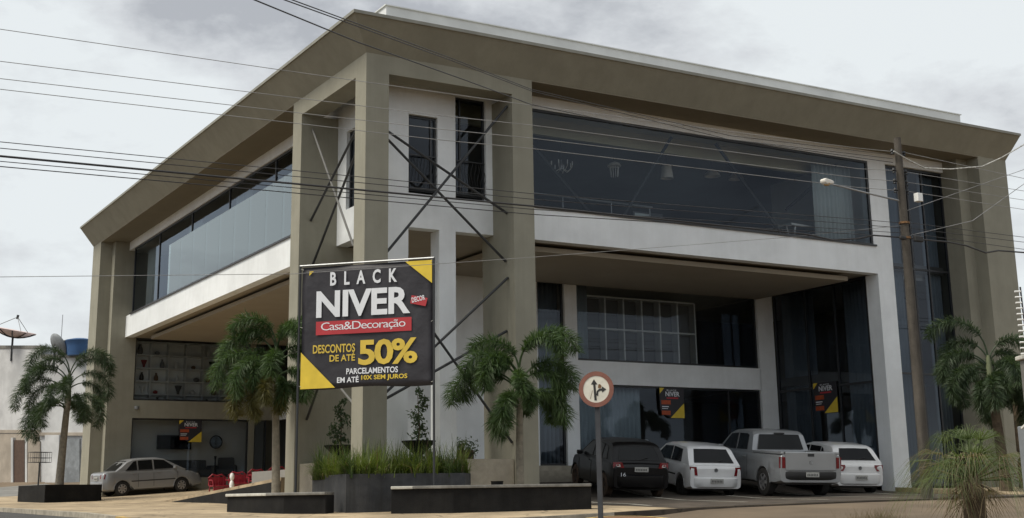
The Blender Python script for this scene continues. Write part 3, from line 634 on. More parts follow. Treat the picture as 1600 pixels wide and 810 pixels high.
# ------------------------------------------------------------------ posters on the glass
def poster(o, rr, nn, wd, ht, label):
    """o: top left corner; rr: right direction; nn: outward"""
    U = Vector((0, 0, 1)); O = Vector(o); rr = Vector(rr); nn = Vector(nn)
    e0 = empty('shop_poster', O, 0, label, 'poster', 'posters hung in the shop windows')
    P = lambda x, z, k=0.0: rr*x*wd+U*(z*ht)+nn*k
    s = MB().prism([P(0, -.72, 0), P(.42, -1, 0), P(1, -1, 0), P(1, 0, 0), P(0, 0, 0)], nn*-.01); s.build('sheet', BLACKC, e0)
    s = MB()
    s.use(YEL).quad(P(.42, -.995, .003), P(.995, -.995, .003), P(.995, -.5, .003)); s.quad(P(0.005, -.003, .003), P(.005, -.2, .003), P(.2, -.003, .003))
    s.use(ORNG).quad(P(.06, -.55, .003), P(.44, -.55, .003), P(.44, -.41, .003), P(.06, -.41, .003)); s.quad(P(.06, -.9, .003), P(.42, -.9, .003), P(.42, -.76, .003), P(.06, -.76, .003))
    s.use(TXR).quad(P(.28, -.36, .003), P(.76, -.36, .003), P(.76, -.31, .003), P(.28, -.31, .003))
    s.use(TXW).quad(P(.08, -.64, .003), P(.36, -.64, .003), P(.36, -.61, .003), P(.08, -.61, .003)); s.quad(P(.08, -.7, .003), P(.32, -.7, .003), P(.32, -.68, .003), P(.08, -.68, .003))
    s.build('print_patches', None, e0)
    s = MB(); fr_ = ((0, 0, 0), rr*wd, U*ht, nn)
    text_into(s, 'NIVER', (.24, -.28, .82, -.12), TXW, fr_, .02, ext=.005); text_into(s, 'BLACK', (.3, -.1, .7, -.05), TXW, fr_, .01, 1.3, ext=.005)
    s.build('lettering', None, e0)
poster((13.42, 6.24, 3.56), (1, 0, 0), (0, -1, 0), 1.0, .98, 'black and yellow sale poster in the ground floor window above the white hatchbacks')
poster((18.49, 4.40, 3.70), (0, -1, 0), (-1, 0, 0), 1.1, 1.02, 'black and yellow sale poster on the tall side window right of the court')
poster((3.58, 27.14, 3.54), (1, 0, 0), (0, -1, 0), 1.0, .92, 'black and yellow sale poster in the lower shop window above the silver sedan')

# ------------------------------------------------------------------ big banner on two posts
TL = Vector((-2.02, -1.13, 5.24)); TR = Vector((0.15, -3.34, 5.23)); BLc = Vector((-2.03, -1.12, 2.50)); BRc = Vector((0.13, -3.33, 2.52))
BW = (TR-TL).length; BH = TL.z-BLc.z
rr = (TR-TL); rr.z = 0; rr.normalize(); nn = Vector((rr.y, -rr.x, 0))
BN = empty('banner_stand', (TL.x, TL.y, hz(TL.x, TL.y)), 0, 'big black and yellow sale banner stretched between two thin dark posts', 'banner')
def bl(x, z, k=0.0):   # banner coordinates (0..1, 0..-1) to root-local
    p = TL+rr*(x*BW)+Vector((0, 0, z*BH))+nn*k; return p-Vector(BN.location)
s = MB(); n1, n2 = 24, 20
for j in range(n2+1):
    for i in range(n1+1):
        x = i/n1; z = -j/n2; dz = -.012*math.sin(x*9)*(1 if j == n2 else 0); kk = -.022*(math.sin(x*11+z*7)*.5+.5)-.018*(math.sin(z*17-x*23+2)*.5+.5)*(abs(x-.5)*2)**1.5; s.v.append(bl(x, z+dz*.6, kk))
s.f = [(j*(n1+1)+i, (j+1)*(n1+1)+i, (j+1)*(n1+1)+i+1, j*(n1+1)+i+1) for j in range(n2) for i in range(n1)]
cl = s.build('cloth', BLACKC, BN, smooth=True); sm = cl.modifiers.new('thick', 'SOLIDIFY'); sm.thickness = .006; sm.offset = 1 if False else -1
s = MB(); K = .012
s.use(YEL).quad(bl(.795, -.002, K), bl(.998, -.002, K), bl(.998, -.19, K)); s.build('corner_triangle', None, cl); s = MB().quad(bl(.002, -.70, K), bl(.002, -.998, K), bl(.27, -.995, K)); s.build('corner_triangle', YEL, cl); s = MB(); s.quad(bl(.055, -.035, K), bl(.055, -.07, K), bl(.09, -.035, K))
s.build('corner_triangle', YEL, cl); s = MB().quad(bl(.115, -.565, K), bl(.845, -.565, K), bl(.845, -.455, K), bl(.115, -.455, K)); s.build('red_bar', TXR, cl); s = MB(); s.quad(bl(.835, -.345, K), bl(.95, -.375, K), bl(.965, -.31, K), bl(.845, -.28, K))
s.build('red_tag', TXR, cl)
fr_ = (bl(0, 0), rr*BW, Vector((0, 0, BH)), nn)
s = MB(); E = .016
text_into(s, 'BLACK', (.22, -.165, .735, -.05), TXW, fr_, .03, 2.3, ext=E)
text_into(s, 'NIVER', (.115, -.425, .835, -.205), TXW, fr_, .032, 0.98, ext=E)
text_into(s, 'Casa&Decoração', (.155, -.545, .80, -.465), TXW, fr_, -.004, 0.85, ext=E)
text_into(s, 'PARCELAMENTOS', (.355, -.893, .745, -.845), TXW, fr_, .02, ext=E)
text_into(s, 'EM ATÉ', (.285, -.958, .45, -.903), TXW, fr_, .02, ext=E)
text_into(s, '10X SEM JUROS', (.47, -.952, .815, -.905), YEL, fr_, .02, ext=E)
text_into(s, 'DESCONTOS', (.095, -.715, .42, -.645), GOLD, fr_, .02, ext=E)
text_into(s, 'DE ATÉ', (.225, -.785, .42, -.718), GOLD, fr_, .02, ext=E)
text_into(s, '50%', (.445, -.825, .89, -.62), GOLD, fr_, .03, 0.9, ext=E)
rt_ = Matrix.Rotation(R(10), 3, nn)
text_into(s, 'DECOR', (0, 0, .10, .042), TXW, (bl(.85, -.342, 0), rt_ @ rr*BW, rt_ @ Vector((0, 0, BH)), nn), .02, ext=E)
s.build('lettering', None, cl)
for x in (-.018, 1.01):
    p = bl(x, 0); zb = -(0.1 if x < 0 else .45); MB().tube([(p.x, p.y, zb-(.35 if x<0 else 0)), (p.x, p.y, bl(0, 0.015).z)], .027, 8).build('post', STEEL, BN)
MB().tube([bl(-.02, .015, .0), bl(1.012, .015, .0)], .025, 8).build('crossbar', GALV, BN)
mb = MB()
for x in (.01, .99):
    for z in (-.02, -.5, -.98): mb.tube([bl(x, z, .01), bl(-.018 if x < .5 else 1.01, z+.01, .01)], .006, 4)
mb.build('ties', WIREW, BN)

# ------------------------------------------------------------------ benches and planters
def slab_poly(pts, z0, z1, M, name, parent, loc):
    s = MB().prism([(p[0]-loc[0], p[1]-loc[1], z0-loc[2]) for p in pts], (0, 0, z1-z0)); o = s.build(name, M, parent, bevel=.012); fixn(o); return o
def bench(label, line, depth, ztop, pale):
    """line: front edge points left to right"""
    bx_ = []; n = len(line)
    d = [Vector((line[min(i+1, n-1)][0]-line[max(i-1, 0)][0], line[min(i+1, n-1)][1]-line[max(i-1, 0)][1])).normalized() for i in range(n)]
    back = [(line[i][0]-d[i].y*depth, line[i][1]+d[i].x*depth) for i in range(n)]
    loc = (line[0][0], line[0][1], hz(*line[0])-.1); o = empty('low_bench', loc, 0, label, 'bench', 'charcoal benches at the corner')
    slab_poly(list(line)+back[::-1], loc[2]-.1, ztop-.062, DCONC, 'base', o, loc)
    ft = [(line[i][0]+d[i].y*.05, line[i][1]-d[i].x*.05) for i in range(n)]
    if pale:
        c = Vector(ft[0]).lerp(Vector(ft[1]), pale); c2 = Vector(back[0]).lerp(Vector(back[1]), pale)
        slab_poly([ft[0], tuple(c), tuple(c2), back[0]], ztop-.06, ztop, CAPL, 'seat_slab', o, loc)
        ft[0] = tuple(c); back[0] = tuple(c2)
    slab_poly(ft+back[::-1], ztop-.06, ztop+.002, CAP, 'seat_slab', o, loc)
bench('charcoal bench with grey slab top running right from the planter to the round sign', [(-0.78, -3.25), (0.3, -4.0), (3.1, -4.97)], .5, .36, .35)
bench('shorter charcoal bench with pale slab top left of the planter', [(-3.05, 0.55), (-2.52, -1.60), (-1.85, -2.3)], .45, .27, .72)
o = empty('corner_planter', (-.3, -1.3, -.2), 0, 'large dark grey planter box full of long grass below the banner', 'planter')
PP = [(-1.26, -.06), (-1.38, -2.28), (1.2, -2.85), (1.75, -2.1), (1.7, -.1)]
PG = [(-1.9, -.1), (-1.6, -2.2), (1.2, -2.8), (1.7, -2.1), (1.7, -.1)]
def loc_(pts): return [(a+.3, b+1.3) for a, b in pts]
ring = loc_(PP); inn = [(x*.94, y*.94) for x, y in ring]; s = MB(); n = len(ring); zt = .84
for i in range(n):
    j = (i+1) % n
    s.quad((*ring[i], -.4), (*ring[j], -.4), (*ring[j], zt), (*ring[i], zt)); s.quad((*ring[i], zt), (*ring[j], zt), (*inn[j], zt), (*inn[i], zt)); s.quad((*inn[i], zt), (*inn[j], zt), (*inn[j], .5), (*inn[i], .5))
fixn(s.build('box', mat('slate_planter', (.040, .044, .052), .85, stain=.35, bump=.2, runs=.3, col2=(.066, .068, .072)), o))
MB().quad(*[(x, y, .74) for x, y in inn]).build('soil', SOIL, o)
# grass: nobody could count the blades
random.seed(11); s = MB()
def inside(x, y, P):
    c = False; n = len(P); j = n-1
    for i in range(n):
        if ((P[i][1] > y) != (P[j][1] > y)) and x < (P[j][0]-P[i][0])*(y-P[i][1])/(P[j][1]-P[i][1])+P[i][0]: c = not c
        j = i
    return c
cl_ = []
while len(cl_) < 210:
    x = random.uniform(-2.1, 1.8); y = random.uniform(-3.6, -.2)
    if inside(x, y, PG) and not (-.05 < x < .7 and -.05 < y < .7): cl_.append((x, y))
for (cx, cy) in cl_:
    H_ = random.choice((.45, .6, .75, .85, 1.0))*random.uniform(.85, 1.1)
    for k in range(26):
        a = random.uniform(0, 6.283); ln = H_*random.uniform(.6, 1.15); lean = random.choice((random.uniform(.1, .7), random.uniform(.6, 1.7))); wd = random.uniform(.007, .017)
        dx, dy = math.cos(a), math.sin(a); px, py = -dy*wd, dx*wd; bx, by = cx+random.gauss(0, .05), cy+random.gauss(0, .05); pts = []; bx = max(bx, -1.3)
        for t in (0, .35, .7, 1):
            h = ln*(t-.52*lean*t*t); o_ = ln*lean*.75*t*t; ww = 1-t*.92
            pts.append((bx+dx*o_-px*ww, by+dy*o_-py*ww, .55+h)); pts.append((bx+dx*o_+px*ww, by+dy*o_+py*ww, .55+h))
        s.use(DRYM if random.random() < .07 else GRASSD if math.sin(cx*2.3+cy*3.1) > .1 else GRASSM).add(pts, [(0, 1, 3, 2), (2, 3, 5, 4), (4, 5, 7, 6)])
tag(s.build('planter_grass', None), 'long arching green grass filling the dark planter', 'grass', kind='stuff')
# small dark plant pots
def pot(x, y, z, r, h, label):
    o = MB().lathe((0, 0, 0), [(0, .0), (r*.7, 0), (r, h), (r*1.05, h), (r*.9, h-.03), (0, h-.04)], 16).build('plant_pot', DCONC, smooth=True, loc=(x, y, z)); tag(o, label, 'pot'); return o
pot(1.75, -3.3, hz(1.75, -3.3)+.30, .14, .3, 'small dark pot behind the right end of the planter')

def leafball(s, c, rad, n, size, squash=1.0, seed=0):
    rnd = random.Random(seed)
    for k in range(n):
        v = Vector((rnd.gauss(0, 1), rnd.gauss(0, 1), rnd.gauss(0, 1))).normalized()*rad*(rnd.random()**.4)*rnd.uniform(.75, 1.1); v.z *= squash
        p = Vector(c)+v; a = Vector((rnd.gauss(0, 1), rnd.gauss(0, 1), rnd.gauss(0, 1))).normalized(); b_ = a.cross(Vector((rnd.gauss(0, 1), rnd.gauss(0, 1), rnd.gauss(0, 1)))).normalized()
        q = size*rnd.uniform(.6, 1.3); s.quad(p-a*q, p-b_*q*.45, p+a*q, p+b_*q*.45)
def bowl_plant(x, y, label, hgt, seed):
    o = empty('bowl_planter', (x, y, GF), 0, label, 'planter', 'wide bowls with shrubs in the entry portal')
    MB().lathe((0, 0, 0), [(0, 0), (.16, 0), (.14, .06), (.10, .1), (.2, .2), (.36, .36), (.42, .42), (.42, .45), (.36, .45), (.3, .4), (0, .4)], 22).build('bowl', DCONC, o, smooth=True)
    MB().tube([(0, 0, .4), (.02, 0, .8), (-.02, .02, hgt)], [.02, .015, .008], 6).build('stem', BARKD, o)
    s = MB(); rnd = random.Random(seed)
    for k in range(7):
        z = .55+(hgt-.5)*k/6; leafball(s, (rnd.uniform(-.12, .12), rnd.uniform(-.1, .1), z), .27-.025*k, 80-6*k, .055, 1, seed+k)
    s.build('foliage', LEAFD, o)
bowl_plant(1.75, 0.55, 'wide dark bowl with a tall thin shrub left of the white entry column', 1.6, 5)
bowl_plant(0.85, 3.3, 'wide dark bowl half hidden behind the corner pillar', 1.5, 9)
o = empty('hedge', (3.55, 2.3, GF), 0, 'low dark clipped hedge on the entry platform beside the right pier', 'hedge')
s = MB(); 
for k in range(9): leafball(s, (-.55+.14*k, .1*(k % 2), .3+.03*(k % 3)), .3, 190, .04, 1.1, k)
s.build('foliage', LEAFD, o); MB().box((-.6, -.1, 0), (.65, .25, .3)).build('twig_core', BARKD, o)

# ------------------------------------------------------------------ palms
def frond(length, droop, az, el, plume, nl, M, parent, loc, lw=.0085, ll=.34, seed=0, bare=.26):
    rnd = random.Random(seed); s = MB()
    pts = []; p = Vector((0, 0, 0)); n = 16; st = length/n
    for i in range(n+1):
        pts.append(p.copy()); e_ = el-(droop+.45)*(i/n)**1.25; a_ = az+.18*math.sin(seed+i*.3)
        p = p+Vector((math.cos(a_)*math.cos(e_), math.sin(a_)*math.cos(e_), math.sin(e_)))*st
    s.tube(pts, [.024*(1-.8*i/n)+.003 for i in range(n+1)], 5)
    side = Vector((-math.sin(az), math.cos(az), 0))
    for i in range(nl):
        t = bare+(1-bare)*i/nl; k = t*n; a = int(min(k, n-1)); q = pts[a].lerp(pts[a+1], min(1, k-a)); tn = (pts[a+1]-pts[a]).normalized(); upv = side.cross(tn)
        f = (t-bare)/(1-bare); L_ = ll*(.55+.45*math.sin(min(1, f*1.3)*math.pi*.5))*(1 if f < .8 else 1-(f-.8)*2.2)
        for j in range(6):
            ang = 2*math.pi*(j+rnd.random())/6; d = side*math.cos(ang)+upv*math.sin(ang)*.85
            Lj = L_*rnd.uniform(.75, 1.15); d = (d+tn*rnd.uniform(.15, .6)).normalized(); tip = q+d*Lj+Vector((0, 0, -Lj*rnd.uniform(.1, .4))); mid = q+d*Lj*.5
            c = tn.cross(d); wv = c.cross(d).normalized() if rnd.random() < .5 else c.normalized()
            wv = wv*lw*rnd.uniform(.7, 1.2)
            s.add([q-wv*.4, q+wv*.4, mid+wv, tip, mid-wv], [(0, 1, 2, 4), (4, 2, 3)])
    o = s.build('frond', M, parent); o.location = loc; return o
def palm(x, y, z, label, trunk_h, lean, r0, fronds, crown_at, M=LEAF, dry=None, barkm=BARK):
    o = empty('palm_tree', (x, y, z), 0, label, 'palm tree', 'feather palms around the showroom')
    n = 10; pts = [(lean[0]*(i/n)**1.5, lean[1]*(i/n)**1.5, -.3+(trunk_h+.3)*i/n) for i in range(n+1)]
    rad = [r0*(1.35 if i == 0 else 1.15 if i == 1 else 1)*(1-.35*i/n) for i in range(n+1)]
    MB().tube(pts, rad, 12).build('trunk', barkm, o, smooth=True)
    top = Vector(pts[-1]); cs = MB().tube([top, top+Vector((0, 0, crown_at*.5)), top+Vector((0, 0, crown_at))], [rad[-1]*1.05, rad[-1]*.85, rad[-1]*.4], 10)
    cs.build('crownshaft', mat('crownshaft', (.13, .15, .08), .7, var=.2), o, smooth=True)
    rp_ = random.Random(int(abs(x*31+y*7)))
    fr2 = list(fronds)
    for q in fronds:
        fr2.append((q[0]*rp_.uniform(.72, .95), q[1]+rp_.uniform(-38, 38), max(12, q[2]-rp_.uniform(-6, 22)), q[3]*rp_.uniform(.9, 1.15))+tuple(q[4:]))
    for k, (L_, az, el, dr, *rest) in enumerate(fr2):
        k = k % len(fronds)+.5*(k >= len(fronds))
        fM = LEAFDRY if (rest and rest[0] == 'dry') else M
        frond(L_, dr, R(az), R(el), True, 120, fM, o, top+Vector((0, 0, crown_at*(.95-.17*k))), seed=int(k*14)+int(abs(x*10)), ll=.36 if L_ > 1.5 else .30)
    return o
# azimuth 0 = +X.  In the photograph right is about -30 deg, left about 150 deg, towards the viewer about -120 deg
pz = hz(2.81, -2.48)
palm(2.81, -2.48, pz, 'feather palm with a slim grey trunk in front of the right portal pier', 2.45, (.02, -.03), .11,
     [(2.1, -28, 84, 2.5), (1.7, 140, 86, 2.1), (1.9, 152, 70, 2.5), (1.9, -32, 64, 2.6), (2.2, 155, 50, 2.2), (1.5, -115, 66, 2.6), (1.6, -25, 34, 2.3), (1.6, -150, 40, 2.7), (1.3, 90, 60, 2.4)], .7)
pz = hz(-.73, 3.68)
palm(-.73, 3.68, pz, 'tall feather palm with browning lower leaves in front of the side street court', 3.3, (-.05, .12), .12,
     [(1.8, 150, 84, 2.3), (1.9, -35, 82, 2.3), (2.1, 152, 66, 2.5), (1.8, -40, 60, 2.8), (2.3, 160, 46, 2.4), (1.6, -115, 66, 2.8), (1.6, -50, 38, 2.6), (1.4, -125, 30, 2.4, 'dry'), (1.8, 170, 34, 2.6, 'dry'), (1.4, 60, 60, 2.5)], .8)
pz = hz(-2.06, 23.06)
palm(-2.06, 23.06, pz+.3, 'feather palm growing from the black box at the far left corner', 3.5, (.12, -.05), .17,
     [(2.7, 148, 82, 2.9), (2.6, -30, 82, 2.7), (2.7, 156, 62, 2.9), (2.5, -30, 56, 2.9), (2.8, 165, 42, 2.3), (2.3, -105, 62, 2.8), (2.4, -40, 28, 2.4), (2.5, 176, 18, 2.2), (2.2, -150, 40, 2.6), (2.0, 60, 60, 2.5)], 1.0, M=LEAFD)
pz = hz(17.7, -3.74)+.13
palm(17.7, -3.74, pz, 'dark feather palm in front of the right end pier', 2.9, (-.1, .1), .17,
     [(2.4, 135, 84, 2.3), (2.0, -30, 70, 2.6), (2.1, 155, 50, 2.6), (2.0, 165, 22, 2.0), (1.9, -50, 40, 2.4), (1.9, -100, 62, 2.7), (1.8, -130, 34, 2.5), (1.8, -35, 12, 2.0)], .8, M=LEAFD, barkm=BARKD)
palm(19.4, -3.0, hz(19.4, -3)+.13, 'second smaller dark palm hidden behind the grey post at the right edge', 2.4, (.1, .1), .15,
     [(1.8, 140, 74, 2.5), (1.6, -30, 60, 2.5), (1.6, -120, 50, 2.5), (1.5, 60, 50, 2.3), (1.7, 165, 30, 2.3)], .6, M=LEAFD, barkm=BARKD)
# black planter of the far left palm
o = empty('palm_box', (-2.0, 22.6, hz(-2, 22.6)), 0, 'long black planter box under the far left palm', 'planter')
a = Vector((-2.9, 21.3)); b = Vector((-.75, 21.9)); c = Vector((-1.05, 23.9)); d = Vector((-3.3, 24.2)); L0 = Vector((-2.0, 22.6))
P4 = [q-L0 for q in (a, b, c, d)]
s = MB()
for i in range(4):
    p, q = P4[i], P4[(i+1) % 4]; pi, qi = p*.9, q*.9
    s.quad((*p, -.4), (*q, -.4), (*q, .60), (*p, .60)); s.quad((*p, .60), (*q, .60), (*qi, .60), (*pi, .60)); s.quad((*pi, .60), (*qi, .60), (*qi, .4), (*pi, .4))
fixn(s.build('box', DCONC, o)); MB().quad(*[(*p*.9, .5) for p in P4]).build('soil', SOIL, o)

# spiky fan palm in the foreground right
fx, fy = cam_uv(6.82, 20.0); fz = gz(fx, fy)
FP = empty('fan_palm', (fx, fy, fz), 0, 'shaggy young palm with thin fountain leaves and a dead leaf skirt in the right foreground', 'palm tree')
s = MB().tube([(0, 0, -.2), (0, 0, .3), (0, 0, .8), (0, 0, 1.0)], [.18, .17, .16, .1], 12); s.build('trunk', BARKD, FP, smooth=True)
rnd = random.Random(4)
def fanleaf(az, el, ln, M, name, droop, nb=26, wd=.009):
    s = MB(); d0 = Vector((math.cos(az)*math.cos(el), math.sin(az)*math.cos(el), math.sin(el))); side = Vector((-math.sin(az), math.cos(az), 0))
    st = d0*ln*.45; s.tube([(0, 0, 0), st*.5, st], .010, 5)
    upv = side.cross(d0)
    for k in range(nb):
        f = (k/(nb-1)-.5)*1.7; d = (d0*math.cos(f)+side*math.sin(f)+upv*rnd.uniform(-.12, .12)).normalized(); L_ = ln*.62*rnd.uniform(.8, 1.1)
        px = d.cross(upv).normalized()*wd; P = []
        for t in (0, .4, .75, 1):
            c_ = st+d*L_*t+Vector((0, 0, -droop*L_*t*t)); ww = (1-.85*t); P += [c_-px*ww, c_+px*ww]
        s.add(P, [(0, 1, 3, 2), (2, 3, 5, 4), (4, 5, 7, 6)])
    o = s.build(name, M, FP); o.location = (0, 0, .90)
for k in range(62): fanleaf(k*2.4, R(rnd.choice((rnd.uniform(0, 40), rnd.uniform(25, 80)))), rnd.uniform(.85, 1.5), FANM if k % 6 else DRYM, 'leaf', rnd.uniform(.6, 1.3), 16, .0055)
for k in range(15): fanleaf(k*2.4+1+rnd.uniform(-.5, .5), R(rnd.uniform(-70, 0)), rnd.uniform(.4, .95), DRYM, 'dead_leaf', rnd.uniform(.4, .9), 9)
# yellow green bush right of it
bx_, by_ = cam_uv(6.9, 17.3); o = empty('shrub', (bx_, by_, gz(bx_, by_)), 0, 'yellow green leafy shrub at the bottom right corner', 'shrub')
s = MB(); 
for k in range(14): leafball(s, (rnd.uniform(-.22, .22), rnd.uniform(-.25, .25), rnd.uniform(.15, .62)), .2, 80, .035, 1, 50+k)
s.build('foliage', YBUSH, o); s = MB(); [s.tube([(0, 0, -.1), (rnd.uniform(-.2, .2), rnd.uniform(-.2, .2), .55)], .01, 5) for k in range(7)]; s.build('stems', BARKD, o)
# dry grass tuft by the kerb
gx_, gy_ = cam_uv(6.2, 23.5); s = MB()
for k in range(420):
    x, y = gx_+rnd.gauss(0, .3), gy_+rnd.gauss(0, .25); a = rnd.uniform(0, 6.28); h = rnd.uniform(.1, .34); z = gz(x, y)-.02
    s.add([(x-.004, y, z), (x+.004, y, z), (x+math.cos(a)*h*.5, y+math.sin(a)*h*.5, z+h)], [(0, 1, 2)])
tag(s.build('dry_grass', DRYM), 'thin dry grass on the verge left of the fan palm', 'grass', kind='stuff')

# ------------------------------------------------------------------ utility pole, lamp arm, wires
px_, py_ = 12.33, -5.8; pz = hz(px_, py_)-.05
UP = empty('utility_pole', (px_, py_, pz), 0, 'weathered utility pole in front of the tall right window', 'pole')
MB().tube([(0, 0, -.4), (0, 0, 4), (0, 0, 8.98-pz)], [.15, .125, .092], 12).build('shaft', WOODP, UP, smooth=True)
ax = MB(); 
for z in (8.59, 8.09, 7.81, 7.57): 
    ax.tube([(-.13, 0, z-pz), (-.22, 0, z-pz)], .02, 6); ax.lathe((-.22, 0, z-pz-.06), [(0, 0), (.05, 0), (.03, .04), (.055, .07), (.03, .12), (0, .13)], 10)
    ax.tube([(.13, 0, z-pz), (.2, 0, z-pz)], .02, 6); ax.lathe((.2, 0, z-pz-.06), [(0, 0), (.05, 0), (.03, .04), (.055, .07), (.03, .12), (0, .13)], 10)
ax.build('insulator_bracket', STEEL, UP, smooth=True)
for z in (6.35, 6.74): MB().lathe((0, 0, z-pz), [(.12, -.025), (.135, -.025), (.135, .025), (.12, .025)], 14).build('steel_band', RUST, UP)
MB().box((.12, -.22, 6.24-pz), (.42, -.12, 6.40-pz)).build('cable_splice_box', PLASTIC, UP, bevel=.03); MB().box((-.36, -.18, 6.26-pz), (-.15, -.1, 6.36-pz)).build('cable_splice_box', PLASTIC, UP, bevel=.03)
s = MB(); s.box((.25, -.3, 7.28-pz), (.43, -.15, 7.50-pz)); fb = s.build('white_junction_box', PLASW, UP, bevel=.015)
SLa = empty('street_lamp', (px_, py_, pz), 0, 'street lamp on a long thin arm reaching left from the utility pole', 'street lamp')
MB().tube([(-.14, 0, 7.31-pz), (-1.1, .15, 7.44-pz), (-2.15, .32, 7.60-pz)], .025, 8).build('arm', GALV, SLa)
s = MB(); hx = -2.1
P = [(a*.62, b*.66) for a, b in [(0, .05), (.12, .09), (.45, .13), (.52, .09), (.50, -.02), (.42, -.08), (.1, -.07), (0, -.04)]]
for i in range(7):
    t = i/6; w_ = .11*math.sin(max(.25, t*math.pi*.5)); 
s.prism([(hx-a, .22, 7.62-pz+b) for a, b in P], (0, .18, 0)); o = s.build('lamp_head', SHADE, SLa, bevel=.04); fixn(o)
MB().lathe((hx-.17, .31, 7.58-pz), [(0, -.05), (.06, -.04), (.09, .0), (.09, .03)], 14).build('diffuser', mat('yellowed_diffuser', (.6, .42, .2), .4), SLa, smooth=True)
def wire(pts, r, M, name, label, gr, cat='cable', sag=0.0):
    P = []
    for i in range(len(pts)-1):
        a, b = Vector(pts[i]), Vector(pts[i+1]); n = max(2, int((b-a).length/1.0))
        for k in range(n): t = k/n; P.append(a.lerp(b, t)-Vector((0, 0, sag*4*t*(1-t)*(b-a).length*.01)))
    P.append(Vector(pts[-1])); o0 = P[0].copy(); s = MB().tube([p-o0 for p in P], r*.8, 5); o = s.build(name, M, loc=o0); tag(o, label, cat, gr); return o
GW = 'power lines strung along the street'; Y_ = -5.8
four = [('highest', 8.59, [(-9.51, 8.14), (-4.5, 8.2), (.79, 8.28), (10.89, 8.53)]), ('second highest', 8.09, [(-9.47, 7.56), (-.89, 7.76), (1.34, 7.85), (10.83, 7.99)]), ('third', 7.81, [(-9.45, 7.25), (-.9, 7.47), (1.34, 7.56), (10.81, 7.75)]), ('fourth', 7.57, [(-9.44, 7.06), (-.9, 7.24), (1.33, 7.33), (10.79, 7.5)])]
for nm, zp, pp in four: wire([(-45, Y_, pp[0][1]+.5), (-24, Y_, pp[0][1]-.1)]+[(a, Y_, b) for a, b in pp]+[(px_-.22, Y_, zp)], .009, WIREL, 'power_line', '%s of the four bare wires running left from the utility pole top' % nm, GW)
low = [('topmost thin cable of the lower bundle', [(-9.37, 6.13), (1.23, 6.34), (10.7, 6.68), (12.2, 6.73)], .010), ('second thin cable of the lower bundle', [(-9.36, 6.02), (1.23, 6.22), (10.68, 6.55), (12.2, 6.6)], .010),
       ('thick black cable of the lower bundle', [(-9.35, 5.88), (1.22, 6.07), (8.96, 6.15), (9.78, 6.08), (10.65, 6.19), (11.2, 6.32), (12.2, 6.35)], .026), ('thin cable just below the thick black one', [(-9.35, 5.79), (1.22, 6.0), (12.2, 6.47)], .010), ('lowest thin cable of the lower bundle', [(-9.34, 5.7), (1.22, 5.89), (10.67, 6.3), (12.2, 6.35)], .012)]
for nm, pp, r_ in low: wire([(-45, Y_+.0, pp[0][1]+.4), (-24, Y_, pp[0][1]-.05)]+[(a, Y_, b) for a, b in pp], r_, WIRE, 'telephone_cable', nm+' left of the utility pole', 'cables of the lower bundle')
for nm, a, b in (('highest', (12.53, 8.62), (17.15, 8.44)), ('second highest', (12.53, 8.1), (17.09, 8.08)), ('third', (12.53, 7.83), (17.05, 7.82)), ('fourth', (12.53, 7.59), (17.01, 7.55))):
    wire([(a[0], Y_, a[1]), (b[0], Y_, b[1]), (b[0]+20, Y_, b[1]+.3)], .009, WIREL, 'power_line', '%s of the four bare wires running right from the utility pole top' % nm, GW)
for nm, a, b in (('topmost thin', (12.37, 6.76), (16.88, 6.77)), ('middle thin', (12.36, 6.62), (16.86, 6.63)), ('lowest thin', (12.34, 6.49), (16.83, 6.43))):
    wire([(a[0], Y_, a[1]), (b[0], Y_, b[1]), (b[0]+20, Y_, b[1]+.3)], .010, WIRE, 'telephone_cable', '%s cable of the lower bundle right of the utility pole' % nm, 'cables of the lower bundle')
wire([(12.33, Y_, 6.35), (13.84, Y_, 6.38), (14.56, Y_, 6.34), (15.28, Y_, 6.21), (15.79, Y_, 6.31), (16.82, Y_, 6.34), (30, Y_, 6.5)], .028, WIRE, 'telephone_cable', 'thick sagging black cable right of the utility pole', 'cables of the lower bundle')
wire([(12.06, Y_-.1, 8.57), (12.5, Y_-.1, 8.42), (13.13, Y_-.1, 8.25), (14.1, Y_-.1, 8.33), (15.36, Y_-.1, 8.55), (16.17, Y_-.1, 8.89), (17.3, Y_-.1, 9.45), (20, Y_-.1, 10.8)], .022, WIREW, 'twisted_cable', 'pale twisted cable draped from the pole top up to the right', None)
wire([(-30, Y_, 3.3), (-9.21, Y_, 3.81), (-4.01, Y_, 4.24), (1.28, Y_, 4.98), (8.34, Y_, 6.02), (12.2, Y_, 6.66)], .007, WIREL, 'drop_wire', 'single thin wire climbing past the banner top towards the pole', None)
wire([(21, Y_, 9.9), (17.19, Y_, 8.7), (14.51, Y_, 7.78), (12.45, Y_, 7.07)], .010, WIREL, 'drop_wire', 'upper thin wire rising steeply right of the pole across the end pier', 'drop wires right of the pole')
wire([(20, Y_, 9.8), (17.12, Y_, 8.28), (14.9, Y_, 7.04), (12.45, Y_, 6.42)], .012, WIREL, 'drop_wire', 'lower dark wire rising steeply right of the pole across the end pier', 'drop wires right of the pole')
wire([(-12, -20.0, 4.6), (-8.16, -15.16, 5.67), (-5.92, -13.0, 6.22), (-2.76, -10.22, 6.97), (-.21, -8.24, 7.43), (3.45, -6.5, 7.94), (12.1, Y_, 8.3)], .012, WIRE, 'service_wire', 'single wire slanting down from the top edge over the eave corner', 'service wires slanting over the corner')
wire([(-11.5, -20.0, 4.1), (-7.86, -15.34, 5.66), (-2.99, -10.08, 7.34), (.32, -7.39, 8.02), (6.44, -6.1, 8.12), (12.1, Y_, 8.4)], .010, WIRE, 'service_wire', 'lower of the close pair of wires slanting over the eave', 'service wires slanting over the corner')
